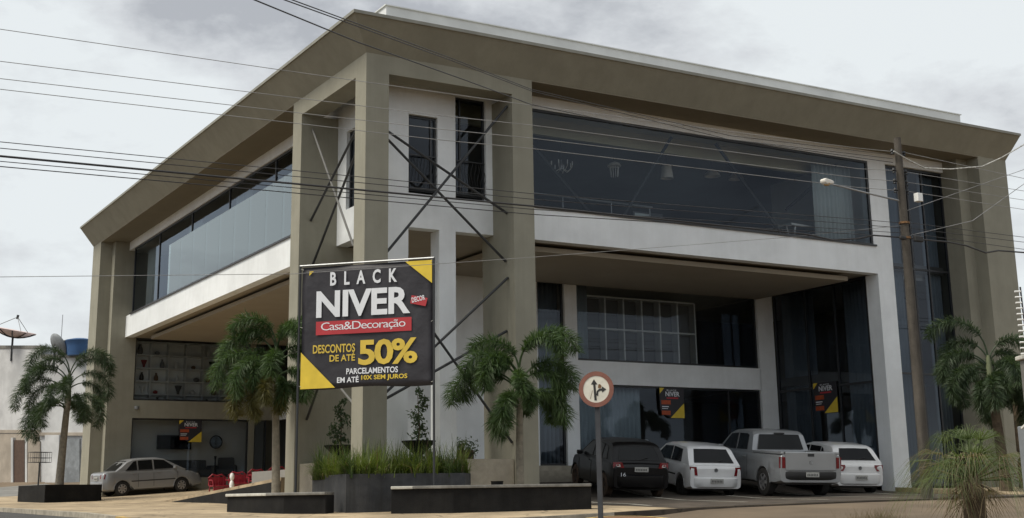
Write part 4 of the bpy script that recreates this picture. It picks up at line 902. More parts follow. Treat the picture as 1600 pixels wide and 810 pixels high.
wire([(-11.3, -20.0, 4.25), (-7.71, -15.19, 5.74), (-2.9, -9.9, 7.45), (.42, -7.22, 8.12), (6.6, -6.0, 8.25), (12.1, Y_, 8.5)], .010, WIRE, 'service_wire', 'upper of the close pair of wires slanting over the eave', 'service wires slanting over the corner')

# ------------------------------------------------------------------ round traffic sign
sx, sy = cam_uv(1.41, 22.5); sz = gz(sx, sy)+.1
TS = empty('traffic_sign', (sx, sy, sz), 0, 'round white sign with faded red rim and two black arrows on a dark post', 'sign')
zc_ = 1.87-sz; ang = math.atan2(-fwd.y, -fwd.x)-R(14)
nrm = Vector((math.cos(ang), math.sin(ang), 0)); rgt = Vector((-nrm.y, nrm.x, 0))
MB().tube([(0, 0, -.3), (0, 0, zc_+.25)], .055, 4).build('post', mat('dark_post', (.05, .055, .065), .6, var=.2, stain=.3), TS)
def disc(r0, r1, k0, k1, M, name, par):
    s = MB(); n = 40
    for (r, k) in ((r0, k1), (r1, k1), (r1, k0), (r0, k0)):
        for i in range(n):
            a = 2*math.pi*i/n; p = nrm*k+rgt*math.cos(a)*r+Vector((0, 0, math.sin(a)*r)); s.v.append((p.x, p.y, p.z+zc_))
    for q in range(4):
        for i in range(n): s.f.append((q*n+i, q*n+(i+1) % n, ((q+1) % 4)*n+(i+1) % n, ((q+1) % 4)*n+i))
    o = s.build(name, M, par); fixn(o); return o
pl = disc(0.001, .30, .06, .07, SIGNW, 'plate', TS); disc(.228, .303, .055, .076, SIGNR, 'rim', pl)
def sp(x, z, k=.074): p = nrm*k+rgt*x; return (p.x, p.y, zc_+z)
s = MB(); s.use(SIGNB)
s.quad(sp(-.035, -.19), sp(.005, -.19), sp(-.012, .09), sp(-.05, .09)); s.quad(sp(-.09, .08), sp(.025, .08), sp(-.035, .17))
arc = [(-.005, -.10), (.01, -.03), (.05, .005), (.10, .01)]; ai = [(.03, -.12), (.035, -.05), (.06, -.03), (.10, -.03)]
for i in range(3): s.quad(sp(*arc[i], .0745), sp(*ai[i], .0745), sp(*ai[i+1], .0745), sp(*arc[i+1], .0745))
s.quad(sp(.10, -.06), sp(.175, -.008), sp(.10, .045))
s.use(RUST).quad(sp(.03, .02), sp(.08, .015), sp(.095, .05), sp(.07, .085), sp(.04, .08)); s.quad(sp(-.11, -.16, .0735), sp(-.103, -.163, .0735), sp(-.062, -.02, .0735), sp(-.068, -.018, .0735))
s.build('arrows', None, pl)

# grey boundary post with electric fence
qx, qy = cam_uv(5.95, 15.2); qz = gz(qx, qy)
EP = empty('fence_post', (qx, qy, qz), R(-30), 'grey boundary post with a rod of white electric fence insulators at the right edge', 'post')
MB().box((-.14, -.14, -.3), (.24, .14, .80-qz)).build('lower_post', GREYPOST, EP, bevel=.01)
MB().box((-.06, -.07, .80-qz), (.10, .07, 1.55-qz)).build('upper_post', CAP, EP, bevel=.01)
MB().box((-.10, -.10, 1.552-qz), (.14, .10, 1.60-qz)).build('cap', CAPL, EP, bevel=.01)
MB().tube([(-.01, -.09, 1.2-qz), (-.01, -.05, 2.40-qz)], .010, 6).build('rod', STEEL, EP)
for k in range(12): MB().tube([(-.085, -.06, 1.62-qz+k*.066), (-.015, -.06, 1.62-qz+k*.066)], .011, 6).build('insulator', PLASW, EP)
MB().tube([(-.2, -.14, .76-qz), (-.12, -.17, .84-qz), (.0, -.17, .80-qz), (.1, -.17, .86-qz), (.25, -.17, .80-qz)], .02, 6).build('cable_loop', CAPL, EP)

# ------------------------------------------------------------------ red seats and statue in the side court, ramp
s = MB(); 
rp = [(-0.02, 19.2, 0.02), (0.0, 12.6, .36), (0.0, 5.3, .72), (7.85, 5.3, .98), (7.85, 12, .98), (7.85, 19.2, .95)]
s.quad(rp[0], rp[1], rp[4], rp[5]); s.quad(rp[1], rp[2], rp[3], rp[4]); 
s.quad((-.02, 19.2, -.6), rp[0], rp[5], (7.85, 19.2, -.6)); s.quad((-.02, 19.2, -.6), (0, 12.6, -.6), rp[1], rp[0]); s.quad((0, 12.6, -.6), (0, 5.3, -.6), rp[2], rp[1]); s.quad(rp[2], (0, 5.3, -.6), (7.85, 5.3, -.6), rp[3])
o = s.build('court_ramp', PAVE); tag(o, kind='structure'); fixn(o)
s = MB()
for (a, b) in ((rp[0], rp[1]), (rp[1], rp[2])):
    s.quad((a[0]-.012, a[1], a[2]-.75), (a[0]-.012, a[1], a[2]-.085), (b[0]-.012, b[1], b[2]-.085), (b[0]-.012, b[1], b[2]-.75))
o = s.build('ramp_side', DCONC); tag(o, kind='structure')
def rz_(x, y):
    e1 = lerp_tab([(5.3, .72), (12.6, .36), (19.2, .02)], y); e2 = lerp_tab([(12, .98), (19.2, .95)], y); return e1+(e2-e1)*x/7.85
def red_seat(x, y, z, rz, label):
    o = empty('ornate_chair', (x, y, z), rz, label, 'chair', 'red metal seats in the side court')
    MB().box((-.45, -.3, .36), (.45, .25, .42)).build('seat', REDP, o, bevel=.02)
    s = MB()
    s.tube([(-.45, .27, .4), (-.47, .3, .75), (-.25, .32, .9), (0, .32, .84), (.25, .32, .9), (.47, .3, .75), (.45, .27, .4)], .035, 8)
    for k in range(6): s.tube([(-.36+.144*k, .28, .42), (-.30+.12*k+(.04 if k % 2 else -.04), .31, .82)], .022, 6)
    s.build('backrest', REDP, o, smooth=True)
    for q in (-1, 1): MB().tube([(q*.44, .27, .65), (q*.47, -.2, .64), (q*.44, -.28, .4)], .028, 8).build('armrest', REDP, o)
    for a in (-.4, .4):
        for b in (-.25, .25): MB().tube([(a, b, .38), (a*1.05, b*1.1, 0)], .03, 6).build('leg', REDP, o)
    MB().box((-.42, -.29, .06), (.42, -.26, .34)).build('front_panel', REDP, o); MB().box((-.43, .285, .42), (.43, .30, .78)).build('back_panel', REDP, o); o.scale = (.72, .72, .82)
for x, y, rz, lb in ((2.75, 18.9, .1, 'red metal seat at the left end of the row, nearest the silver sedan'), (3.42, 18.7, -.08, 'red metal seat just right of the white ornament'), (4.1, 18.5, .05, 'red metal seat third from the left in the row'), (4.8, 18.3, -.1, 'red metal seat at the right end of the row by the palm trunk')):
    red_seat(x, y, rz_(x, y), rz, lb)
o = MB().lathe((0, 0, 0), [(0, 0), (.13, 0), (.12, .1), (.09, .2), (.13, .36), (.10, .5), (.06, .56), (.11, .66), (.12, .78), (.07, .88), (0, .9)], 16).build('garden_ornament', PLASW, smooth=True, loc=(2.95, 18.1, rz_(2.95, 18.1)))
tag(o, 'white rounded ornament standing in front of the red seats', 'ornament'); o.scale = (.7, .7, .8)

# ------------------------------------------------------------------ neighbours on the left
def at(px, py, u):    # measured from the photograph: a point u metres ahead
    d = r2*((px-800)/2038.5)-u2*((py-405+103.36)/2038.5)+fwd; h = Vector((d.x, d.y)).dot(Vector((fwd.x, fwd.y)).normalized()); return CAMP+d*(u/h)
NB = empty('neighbour_house', at(60, 750, 76), 0, 'white walled low house with parapet and brown gate at the far left', 'house')
NB.rotation_euler = (0, 0, 0); OX = Vector(NB.location)
def nq(px0, py0, px1, py1, u0, u1, M, name, th=.3, par=NB):
    a, b, c, d = at(px0, py1, u0), at(px1, py1, u1), at(px1, py0, u1), at(px0, py0, u0)
    n_ = (b-a).cross(d-a).normalized()*-th
    s = MB().prism([p-OX for p in (a, b, c, d)], n_); o = s.build(name, M, par); fixn(o); return o
nq(-60, 542, 62, 762, 80, 74, NWALL, 'wall', 3)
nq(62, 556, 300, 770, 74, 70, NWALL, 'wall', 3)
nq(-60, 540, 63, 545, 79.9, 73.9, CAP, 'coping', .4); nq(63, 554, 300, 559, 73.9, 69.9, CAP, 'coping', .4)
nq(-60, 672, 61, 677, 79.85, 73.85, NWALL2, 'ledge', .5); nq(61, 676, 300, 681, 73.85, 69.85, NWALL2, 'ledge', .5)
nq(-60, 678, 60, 762, 79.9, 73.95, NWALL2, 'lower_wall', .3)
g_ = nq(21, 688, 38, 756, 75.6, 74.9, DOORB, 'gate', .2); nq(17, 684, 20, 758, 75.6, 75.5, NWALL, 'gate_post', .2); nq(39, 684, 42, 757, 74.8, 74.7, NWALL, 'gate_post', .2)
nq(44, 690, 62, 756, 74.4, 73.9, NWALL2, 'side_door', .15); nq(70, 680, 92, 758, 73.3, 72.6, NWALL, 'garage_door', .15); nq(100, 686, 124, 764, 72.3, 71.7, GREYPOST, 'side_door', .15)
def dish(px, py, u, r, label, tilt, M, az, ribs=True):
    c = at(px, py, u); o = empty('satellite_dish', c-Vector((0, 0, 2.0)), 0, label, 'satellite dish', 'satellite dishes on the neighbour roof')
    MB().tube([(0, 0, .6), (0, 0, 1.95)], .06, 8).build('mast', STEEL, o)
    s = MB(); s.lathe((0, 0, 0), [(r*t, r*.32*t*t) for t in (0.02, .25, .5, .75, 1)], 20); d = s.build('reflector', M, o, smooth=True, loc=(0, 0, 2.0)); d.rotation_euler = (R(tilt), 0, R(az))
    sm = d.modifiers.new('thick', 'SOLIDIFY'); sm.thickness = .02
    s = MB()
    if ribs:
        for k in range(10):
            a = k*.628; s.tube([(r*t*math.cos(a), r*t*math.sin(a), r*.32*t*t-.03) for t in (0, .25, .5, .75, 1)], .03, 4)
    for k in range(3):
        a = k*2.09; s.tube([(r*.95*math.cos(a), r*.95*math.sin(a), r*.3), (0, 0, r*.95)], .018, 4)
    s.tube([(0, 0, r*.85), (0, 0, r*1.05)], .07, 8); q = s.build('feed_struts', STEEL, o, loc=(0, 0, 2.0)); q.rotation_euler = d.rotation_euler
dish(20, 527, 76, 1.25, 'large dark mesh satellite dish at the left edge of the roof', 12, DISH, 40)
dish(86, 541, 73, .68, 'small grey satellite dish left of the blue water tanks', 62, GREYPOST, 110, False)
def tank(px, py, u, r, h, label):
    c = at(px, py, u); o = empty('water_tank', c, 0, label, 'water tank', 'blue water tanks on the neighbour roof')
    MB().lathe((0, 0, 0), [(0, 0), (r*.82, 0), (r*.9, h*.5), (r*.98, h*.8), (r, h*.82), (r, h*.88)], 20).build('body', BLUET, o, smooth=True)
    MB().lathe((0, 0, 0), [(r*1.02, h*.84), (r*1.02, h*.9), (r*.5, h), (0, h*1.02)], 20).build('lid', BLUET, o, smooth=True)
tank(106, 555, 74, .62, .75, 'small blue water tank beside the grey dish'); tank(124, 556, 73, .78, .95, 'large dark blue water tank next to the building edge')
s = MB(); a = at(94, 556, 73); o = s.tube([(0, 0, -.05), (0, 0, 2.3)], .02, 6).build('roof_antenna', GALV, loc=a); tag(o, 'thin vertical antenna beside the blue tanks', 'antenna')
# green glimpse of trees at the left edge, far houses hidden behind the building need nothing
c = at(60, 753, 60); o = empty('rubbish_rack', (c.x, c.y, c.z), .4, 'raised metal rubbish basket on a thin stand left of the palm', 'rubbish basket')
MB().tube([(0, 0, -.3), (0, 0, .85)], .035, 6).build('stand', STEEL, o); s = MB()
for z in (.85, 1.05, 1.3): s.tube([(-.45, -.22, z), (.45, -.22, z), (.45, .22, z), (-.45, .22, z), (-.45, -.22, z)], .012, 4)
for k in range(9): x = -.45+.1125*k; s.tube([(x, -.22, .85), (x, -.22, 1.3)], .009, 4); s.tube([(x, .22, .85), (x, .22, 1.3)], .009, 4)
s.build('basket', STEEL, o)

# ------------------------------------------------------------------ vehicles: local +Y is the nose, origin on the ground under the rear bumper
def make_car(name, label, cat, S, group):
    root = empty(name, (0, 0, 0), 0, label, cat, group); P = S['paint']; Lc, Wd, Hh = S['L'], S['W'], S['H']; hw = Wd/2
    wr = S['r']; ys = S['wheels']; zb = S.get('clear', .2)
    def topz(y): return lerp_tab(S['top'], y)
    def wid(y):
        a = min(1, max(0, y)/.35); b = min(1, max(0, Lc-y)/.7)
        return hw*(S.get('rw', .93)+(1-S.get('rw', .93))*math.sin(a*math.pi/2))*(.80+.20*math.sin(b*math.pi/2))
    st = set([0, .015, .05, .1, .2, .35, Lc-.6, Lc-.35, Lc-.15, Lc-.05, Lc])
    for yw in ys:
        for k in range(17): st.add(round(yw+(wr+.055)*math.cos(math.pi*k/16), 4))
    for k in range(1, 20): st.add(round(Lc*k/20, 4))
    st |= set(a for a, b in S['top'] if 0 <= a <= Lc); st = sorted(st); q = [st[0]]
    for y in st[1:]:
        if y-q[-1] > .008: q.append(y)
    st = q; s = MB(); R_ = wr+.055
    for y in st:
        z0 = zb+.06*max(0, 1-y/.3)+.05*max(0, 1-(Lc-y)/.4)
        for yw in ys:
            d = abs(y-yw)
            if d < R_: z0 = max(z0, wr+math.sqrt(R_*R_-d*d)-.01)
        zt = topz(y); w_ = wid(y); e_ = 1.0
        if y < .015: w_ *= .985
        zm = min(zt-.03, max(z0+.02, .55*zt)); zs = max(zm+.01, zt-.10)
        ring = [(0, z0), (w_*.90, z0), (w_*.985, min(z0+.05, zm-.01)), (w_, zm), (w_*.985, zs), (w_*.95, zt-.025), (w_*.88, zt), (0, zt+.015)]
        full = ring+[(-a, b) for a, b in ring[1:-1]][::-1]
        s.v += [(a, y, b) for a, b in full]
    n = 14
    for i in range(len(st)-1):
        for j in range(n): s.f.append((i*n+j, i*n+(j+1) % n, (i+1)*n+(j+1) % n, (i+1)*n+j))
    s.f += [tuple(range(n)), tuple(range((len(st)-1)*n, len(st)*n))[::-1]]; s.mi = []
    body = s.build('body', P, root, smooth=True); fixn(body)
    MB().box((-hw*.80, .25, zb-.02), (hw*.80, Lc-.3, wr+.25)).build('underbody', PLASTIC, root)
    # greenhouse
    G = S['cab']   # (y, z) roof outline from rear glass base to windscreen base
    zb_ = S['belt']; wb = hw*.945; wt = hw*S.get('tumble', .76); zr = max(z for y, z in G)
    gy = sorted(set([y for y, z in G]+[G[0][0]+(G[-1][0]-G[0][0])*k/24 for k in range(25)])); s = MB()
    def sx_(z, y=None): t = max(0, min(1, (z-zb_)/(zr-zb_))); return wb+(wt-wb)*(t*.9+.1*t*t)
    for y in gy:
        z = lerp_tab(G, y)
        pts = [(sx_(zb_-.06)+.0, zb_-.06)]
        for t in (.25, .5, .75): zz = zb_+(z-zb_)*t; pts.append((sx_(zz), zz))
        zz = z-.04*min(1, (z-zb_)/.2); pts.append((sx_(zz), zz)); pts.append((sx_(z)-.09*min(1, (z-zb_)/.15+.2), z)); pts.append((0, z+.018))
        full = pts+[(-a, b) for a, b in pts[:-1]][::-1]; s.v += [(a, y, b) for a, b in full]
    n = 13
    for i in range(len(gy)-1):
        for j in range(n-1): s.f.append((i*n+j, i*n+j+1, (i+1)*n+j+1, (i+1)*n+j))
    s.f += [tuple(range(n))[::-1], tuple(range((len(gy)-1)*n, len(gy)*n))]
    cab_ = s.build('cabin_shell', P, root, smooth=True); fixn(cab_)
    ofs = .008
    for poly in S['sidewin']:
        for sg in (-1, 1):
            s = MB(); P3 = [Vector((sg*(sx_(z)+ofs), y, z)) for y, z in poly]; c = sum(P3, Vector())/len(P3)
            s.add(P3, [tuple(range(len(P3)))]); o = s.build('side_window', CARGL, root)
            s = MB(); s.tube([p for p in P3]+[P3[0]], .009, 4, False); s.build('window_seal', PLASTIC, o)
    def slopewin(y0, z0, y1, z1, w0, w1, nm):
        d = Vector((0, y1-y0, z1-z0)).normalized(); nn_ = Vector((0, -d.z, d.y)) if nm == 'rear_window' else Vector((0, d.z, -d.y))
        if nn_.z < 0: nn_ = -nn_
        if nm == 'rear_window' and nn_.y > 0: nn_ = -nn_
        s = MB(); V = [];  m_ = 8
        for (y, z, w_) in ((y0, z0, w0), (y1, z1, w1)):
            for k in range(m_+1):
                u = -1+2*k/m_; V.append(Vector((u*w_, y, z))+nn_*(.012+.012*(1-u*u)))
        s.add(V, [(k, k+1, m_+2+k, m_+1+k) for k in range(m_)]); o = s.build(nm, CARGL, root, smooth=True)
        s = MB(); s.tube([V[0], V[m_//2], V[m_], V[-1], V[m_+1+m_//2], V[m_+1], V[0]], .010, 4, False); s.build('window_seal', PLASTIC, o); return o
    rw = slopewin(*S['rear'], 'rear_window'); slopewin(*S['front'], 'windscreen')
    if S.get('wiper'): y0, z0 = S['rear'][0], S['rear'][1]; MB().tube([(0, y0-.03, z0+.02), (.25, y0+.0, z0+.09)], .010, 5).build('wiper', PLASTIC, rw)
    # wheels
    for yw in ys:
        for sg in (-1, 1):
            tw = S.get('tw', .19); x1 = sg*(hw-.01); x0 = sg*(hw-.01-tw); s = MB(); n = 28
            prof = [(wr*.62, 0), (wr*.90, 0.0), (wr, .02), (wr, tw-.02), (wr*.9, tw), (wr*.62, tw)]
            for (r, k) in prof:
                for i in range(n): a = 2*math.pi*i/n; s.v.append((x1-sg*k, r*math.cos(a), r*math.sin(a)))
            for a in range(len(prof)-1):
                for i in range(n): s.f.append((a*n+i, a*n+(i+1) % n, (a+1)*n+(i+1) % n, (a+1)*n+i))
            ty = s.build('wheel', S.get('tyre', TYRE), root, smooth=True, loc=(0, yw, wr)); fixn(ty)
            s = MB(); k0 = .018; c = (x1-sg*.012, 0, 0); RM = S.get('rim', RIM); s.use(RM)
            ro = wr*.64; n = 30
            for (r, k) in ((ro, .005), (ro*.9, -.0), (ro*.88, .05)):
                for i in range(n): a = 2*math.pi*i/n; s.v.append((x1-sg*k, r*math.cos(a), r*math.sin(a)))
            for a in range(2):
                for i in range(n): s.f.append((a*n+i, a*n+(i+1) % n, (a+1)*n+(i+1) % n, (a+1)*n+i)); s.mi.append(0)
            ns = S.get('spokes', 5)
            for k in range(ns):
                a = 2*math.pi*k/ns; u = Vector((0, math.cos(a), math.sin(a))); v = Vector((0, -math.sin(a), math.cos(a))); w1, w2 = ro*.20, ro*.16
                s.quad(*[Vector((x1-sg*.004, 0, 0))+p for p in (u*.02*0-v*w1, u*ro*.9-v*w2, u*ro*.9+v*w2, v*w1)])
            s.use(PLASTIC); o_ = len(s.v)
            s.add([(x1-sg*.055, 0, 0)]+[(x1-sg*.052, ro*.9*math.cos(6.2832*i/n), ro*.9*math.sin(6.2832*i/n)) for i in range(n)], [(0, i+1, (i+1) % n+1) for i in range(n)])
            s.build('rim', None, ty)
            # arch lip and dark well
            s = MB(); s.tube([(sg*(hw-.015), yw+R_*math.cos(math.pi*k/12), wr+R_*math.sin(math.pi*k/12)) for k in range(13)], .016, 6); s.build('wheel_arch', S.get('arch', P), root, smooth=True)
            s = MB(); s.add([(sg*(hw-.20), yw, wr)]+[(sg*(hw-.20), yw+R_*math.cos(math.pi*k/12), wr+R_*math.sin(math.pi*k/12)) for k in range(13)], [(0, k+1, k+2) for k in range(12)]); s.build('wheel_well', PLASTIC, root)
    # bumper, lamps, plate, handles, mirrors
    bz0, bz1 = S['bump']; bw = hw*.965; s = MB(); m_ = 12; V = []
    for z, pr in ((bz0-.04, .0), (bz0, .055), (bz0+(bz1-bz0)*.5, .085), (bz1-.03, .075), (bz1, .02)):
        for k in range(m_+1):
            u = -1+2*k/m_; V.append((u*bw*(1.0 if pr > .01 else .985), .0-pr*(1-abs(u)**5)+.20*abs(u)**9, z))
    s.add(V, [(a*(m_+1)+k, (a+1)*(m_+1)+k, (a+1)*(m_+1)+k+1, a*(m_+1)+k+1) for a in range(4) for k in range(m_)])
    bo = s.build('rear_bumper', S.get('bumpM', P), root, smooth=True); fixn(bo); sd_ = bo.modifiers.new('t', 'SOLIDIFY'); sd_.thickness = .03
    for sg in (-1, 1):
        for i_, poly in enumerate(S['lamps']):     # poly: list of (x fraction from centre, y, z)
            s = MB(); V = [Vector((sg*x, y, z)) for x, y, z in poly]; s.prism(V, Vector((0, .04, 0))); o = s.build('tail_lamp', LAMPR, root); fixn(o)
            if S.get('lampc'):
                c = sum(V, Vector())/len(V); s = MB().quad(*[c+(p-c)*.42+Vector((0, -.004, -.01)) for p in V]); s.build('lamp_insert', LAMPC, o)
        my, mz = S['mirror']; s = MB().box((sg*(sx_(mz)+.03), my-.05, mz-.02), (sg*(sx_(mz)+.20), my+.06, mz+.10)); s.build('wing_mirror', S.get('mirM', P), root, bevel=.03)
        for hy, hz_ in S['handles']: MB().box((sg*(hw*.985), hy-.08, hz_-.012), (sg*(hw*.985+.028), hy+.08, hz_+.015)).build('door_handle', S.get('handM', P), root, bevel=.008)
        for ly in S['seams']:
            s = MB(); s.tube([(sg*(wid(ly)*1.0+.001), ly, zb+.12), (sg*(wid(ly)*1.003), ly, .55*S['belt']), (sg*(wid(ly)*.99), ly, S['belt']-.08)], .005, 4); s.build('door_seam', PLASTIC, root)
        if S.get('moulding'): y0, y1, z = S['moulding']; MB().box((sg*(hw*.99), y0, z-.022), (sg*(hw*.99+.014), y1, z+.022)).build('side_moulding', PLASTIC, root, bevel=.005)
        fy = Lc-.12; s = MB().prism([(sg*hw*.52, Lc+.004, .60), (sg*hw*.86, Lc-.20, .62), (sg*hw*.86, Lc-.24, .74), (sg*hw*.52, Lc-.05, .72)], (0, .02, 0)); fixn(s.build('headlight', LAMPC, root))
    pxx, py, pz_ = S['plate']; o = MB().box((-.20, py-.012, pz_-.065), (.20, py, pz_+.065)).build('licence_plate', PLATE, root, bevel=.004)
    s = MB(); 
    for k in range(7): s.box((-.165+.048*k, py-.016, pz_-.035), (-.165+.048*k+.027, py-.0125, pz_+.022))
    s.build('plate_characters', mat('plate_ink', (.10, .10, .10), .7, var=.3, scale=60), o)
    if S.get('badge'):
        bx, by, bz = S['badge']; s = MB(); s.use(GALV).tube([(bx+.05*math.cos(a), by, bz+.05*math.sin(a)) for a in [k*math.pi/8 for k in range(17)]], .008, 5); s.use(PLASTIC).add([(bx+.046*math.cos(k*.5236), by+.003, bz+.046*math.sin(k*.5236)) for k in range(12)], [tuple(range(12))])
        s.use(GALV)
        for a, b in (((-.025, .035), (0, .0)), ((.025, .035), (0, .0)), ((-.038, .02), (-.018, -.04)), ((-.018, -.04), (0, -.005)), ((0, -.005), (.018, -.04)), ((.018, -.04), (.038, .02))): s.tube([(bx+a[0], by-.004, bz+a[1]), (bx+b[0], by-.004, bz+b[1])], .004, 4)
        s.build('badge', None, root)
    return root
CG = 'cars parked in front of the showroom'
def place(root, x, y, hd, tilt_len, zadd=0.0):
    """stand the car on the slope: heading hd clockwise from +Y"""
    d = Vector((math.sin(hd), math.cos(hd))); c = Vector((d.y, -d.x)); f = lambda p: (rz_(p.x, p.y) if (0 < p.x < 7.8 and 5.3 < p.y < 19) else hz(p.x, p.y))+zadd
    p = Vector((x, y)); pr, pf = p+d*tilt_len[0], p+d*tilt_len[1]
    zr_, zf_ = f(pr), f(pf); sl = (zf_-zr_)/(tilt_len[1]-tilt_len[0]); cl_ = (f(pr+c*.75)-f(pr-c*.75)+f(pf+c*.75)-f(pf-c*.75))/3.0
    Yv = Vector((d.x, d.y, sl)).normalized(); Xv = Vector((c.x, c.y, cl_)); Xv = (Xv-Yv*Xv.dot(Yv)).normalized(); Zv = Xv.cross(Yv)
    M_ = Matrix((Xv, Yv, Zv)).transposed().to_4x4(); M_.translation = Vector((x, y, zr_-sl*tilt_len[0])); root.matrix_world = M_
# old white three door hatchback
c1 = make_car('hatchback', 'small old white three door hatchback with black steel wheels, right of the black car', 'car', dict(
    paint=CPW, L=3.81, W=1.65, H=1.41, r=.285, wheels=(.68, 3.15), clear=.19, rw=.95, belt=.88, tumble=.77,
    top=[(0, .78), (.03, .84), (.10, .885), (.3, .90), (2.75, .90), (3.45, .82), (3.7, .72), (3.81, .55)],
    cab=[(.10, .88), (.50, 1.33), (.62, 1.375), (1.2, 1.41), (1.9, 1.40), (2.15, 1.36), (2.95, .88)],
    sidewin=[[(.72, .93), (.80, 1.27), (1.42, 1.31), (1.42, .93)], [(1.50, .93), (1.50, 1.31), (2.08, 1.28), (2.62, .93)]],
    rear=(.155, .945, .475, 1.29, .60, .50), front=(2.85, .95, 2.2, 1.33, .64, .52), wiper=1,
    bump=(.30, .56), lamps=[[(.56, -.014, .60), (.775, .02, .60), (.775, .03, .84), (.60, -.012, .84)]], mirror=(2.45, .93), handles=[(1.62, .80)], seams=(1.5, 2.7),
    plate=(0, -.09, .46), badge=(0, -.012, .755), handM=PLASTIC, mirM=PLASTIC, rim=PLASTIC, moulding=(1.0, 2.8, .55)), CG)
c2 = make_car('hatchback', 'black five door hatchback with dusty tyres, leftmost of the cars under the overhang', 'car', dict(
    paint=CPB, L=3.93, W=1.70, H=1.53, r=.32, wheels=(.70, 3.19), clear=.24, rw=.94, belt=.96, tumble=.74,
    top=[(0, .84), (.04, .92), (.14, .97), (.4, .98), (2.75, .98), (3.4, .92), (3.75, .78), (3.93, .58)],
    cab=[(.12, .96), (.45, 1.42), (.60, 1.49), (1.2, 1.53), (1.9, 1.52), (2.2, 1.46), (3.1, .96)],
    sidewin=[[(.62, 1.03), (.74, 1.34), (1.02, 1.40), (1.02, 1.02)], [(1.08, 1.02), (1.08, 1.41), (1.75, 1.42), (1.75, 1.02)], [(1.82, 1.02), (1.82, 1.42), (2.2, 1.38), (2.8, 1.03)]],
    rear=(.17, 1.03, .42, 1.38, .60, .50), front=(2.98, 1.03, 2.28, 1.43, .66, .52), wiper=1,
    bump=(.34, .66), lamps=[[(.50, -.016, .84), (.80, .03, .82), (.80, .05, .98), (.56, .0, .99)]], lampc=1, mirror=(2.62, 1.0), handles=[(1.22, .88), (2.0, .88)], seams=(1.05, 1.78, 2.85),
    plate=(0, -.016, .80), tyre=TYREB, rim=TYREB, arch=PLASTIC), CG)
s = MB(); text_into(s, '16', (-.62, .62, -.48, .72), TXW, ((0, 0, 0), (1, 0, 0), (0, 0, 1), (0, -1, 0)), ext=.10); s.build('lettering', None, c2)
c3 = make_car('hatchback', 'rounded white five door hatchback, rightmost of the parked cars beside the white pillar', 'car', dict(
    paint=CPW, L=3.90, W=1.66, H=1.46, r=.29, wheels=(.68, 3.15), clear=.2, rw=.93, belt=.92, tumble=.74,
    top=[(0, .80), (.04, .88), (.12, .93), (.4, .94), (2.8, .94), (3.45, .86), (3.75, .74), (3.9, .55)],
    cab=[(.10, .92), (.42, 1.34), (.55, 1.41), (1.2, 1.46), (1.9, 1.45), (2.15, 1.40), (3.05, .92)],
    sidewin=[[(.80, 1.0), (.95, 1.28), (1.05, 1.33), (1.05, .98)], [(1.11, .98), (1.11, 1.34), (1.75, 1.36), (1.75, .98)], [(1.82, .98), (1.82, 1.36), (2.15, 1.33), (2.72, .99)]],
    rear=(.15, .99, .40, 1.31, .60, .47), front=(2.95, .98, 2.25, 1.37, .64, .52), wiper=1,
    bump=(.32, .62), lamps=[[(.48, -.014, .80), (.56, -.016, .68), (.785, .02, .68), (.785, .04, .86), (.50, -.005, .86)]], lampc=1, mirror=(2.6, .97), handles=[(1.25, .84), (1.95, .84)], seams=(1.08, 1.78, 2.8),
    plate=(0, -.095, .50), badge=(0, -.02, .77)), CG)
# sedan
c4 = make_car('sedan', 'silver four door sedan parked nose in under the side street overhang', 'car', dict(
    paint=CPS, L=4.20, W=1.66, H=1.45, r=.29, wheels=(.78, 3.27), clear=.2, rw=.90, belt=.93, tumble=.74,
    top=[(0, .84), (.04, .92), (.15, .965), (.55, .985), (.8, .975), (3.1, .94), (3.75, .82), (4.05, .70), (4.2, .52)],
    cab=[(.50, .95), (1.00, 1.33), (1.25, 1.42), (1.7, 1.45), (2.3, 1.44), (2.6, 1.38), (3.45, .93)],
    sidewin=[[(.92, .985), (1.28, 1.33), (1.40, 1.35), (1.40, .985)], [(1.46, .985), (1.46, 1.355), (2.05, 1.365), (2.05, .985)], [(2.12, .985), (2.12, 1.365), (2.55, 1.33), (3.05, .99)]],
    rear=(.56, .99, 1.05, 1.35, .60, .50), front=(3.3, 1.0, 2.68, 1.35, .64, .52),
    bump=(.32, .60), lamps=[[(.45, -.012, .72), (.78, .04, .70), (.78, .08, .88), (.50, -.005, .88)]], lampc=1, mirror=(2.95, .98), handles=[(1.25, .86), (2.3, .86)], seams=(1.43, 2.08, 3.1),
    plate=(0, -.016, .72), moulding=(1.15, 3.0, .56), spokes=7), CG)
for o in [q for q in c4.children if q.name.startswith('rear_bumper')]: o.data.materials[0] = CPS
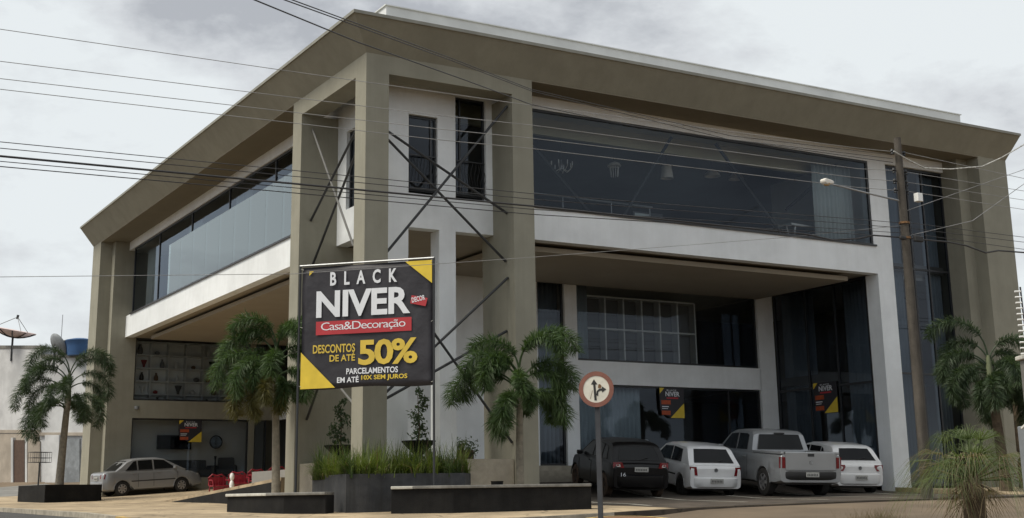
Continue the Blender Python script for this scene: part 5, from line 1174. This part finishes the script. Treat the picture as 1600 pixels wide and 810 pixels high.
# pickup with an open bed
def make_pickup():
    S = dict(paint=CPG, L=5.25, W=1.92, H=1.83, r=.385, wheels=(1.05, 4.15), clear=.36, rw=.97, belt=1.20, tumble=.78, tw=.24, spokes=6,
        top=[(0, 1.16), (.02, 1.17), (1.85, 1.18), (3.9, 1.20), (4.6, 1.10), (5.1, .98), (5.25, .74)],
        cab=[(1.80, 1.18), (1.92, 1.70), (2.05, 1.79), (2.7, 1.83), (3.2, 1.81), (3.45, 1.74), (4.25, 1.18)],
        sidewin=[[(2.14, 1.26), (2.18, 1.66), (2.30, 1.70), (2.80, 1.71), (2.80, 1.26)], [(2.90, 1.26), (2.90, 1.71), (3.35, 1.68), (3.92, 1.26)]],
        rear=(1.80, 1.27, 1.90, 1.68, .72, .62), front=(4.15, 1.26, 3.52, 1.70, .74, .62),
        bump=(.52, .72), bumpM=PLASTIC, lamps=[[(.78, -.014, .80), (.945, .01, .80), (.945, .01, 1.10), (.78, -.014, 1.10)]], mirror=(3.75, 1.26), handles=[(2.25, 1.05), (3.05, 1.05)], seams=(2.05, 2.86, 3.98),
        plate=(0, -.095, .63), badge=(0, -.02, .97), handM=RIM, mirM=CPG)
    r = make_car('pickup_truck', 'large silver grey double cab pickup with open bed, between the two white hatchbacks', 'pickup truck', S, CG)
    # open bed: dark liner sunk between the side rails, tailgate with handle
    s = MB(); s.box((-.78, .09, 1.185), (.78, 1.78, 1.202)); s.build('bed_liner', PLASTIC, r)
    s = MB()
    for sg in (-1, 1): s.box((sg*.79, .02, 1.17), (sg*.90, 1.80, 1.245))
    s.build('bed_rail', CPG, r, bevel=.02)
    MB().box((-.775, -.018, .735), (.775, .05, 1.245)).build('tailgate', CPG, r, bevel=.025)
    MB().box((-.10, -.028, 1.12), (.10, -.012, 1.20)).build('tailgate_handle', PLASTIC, r, bevel=.01)
    s = MB().box((-.16, 1.86, 1.70), (.16, 1.90, 1.74)); s.build('brake_lamp', PLASTIC, r)
    return r
c5 = make_pickup()
bpy.context.view_layer.update()
place(c2, 8.7, 1.0, HD, (.7, 3.19), .006)
place(c1, 11.3, 1.0, HD, (.68, 3.15), .006)
place(c5, 13.05, -1.0, HD, (1.05, 4.15), .006)
place(c3, 16.2, .3, HD, (.68, 3.15), .006)
place(c4, .05, 26.15, R(84), (.78, 3.27))
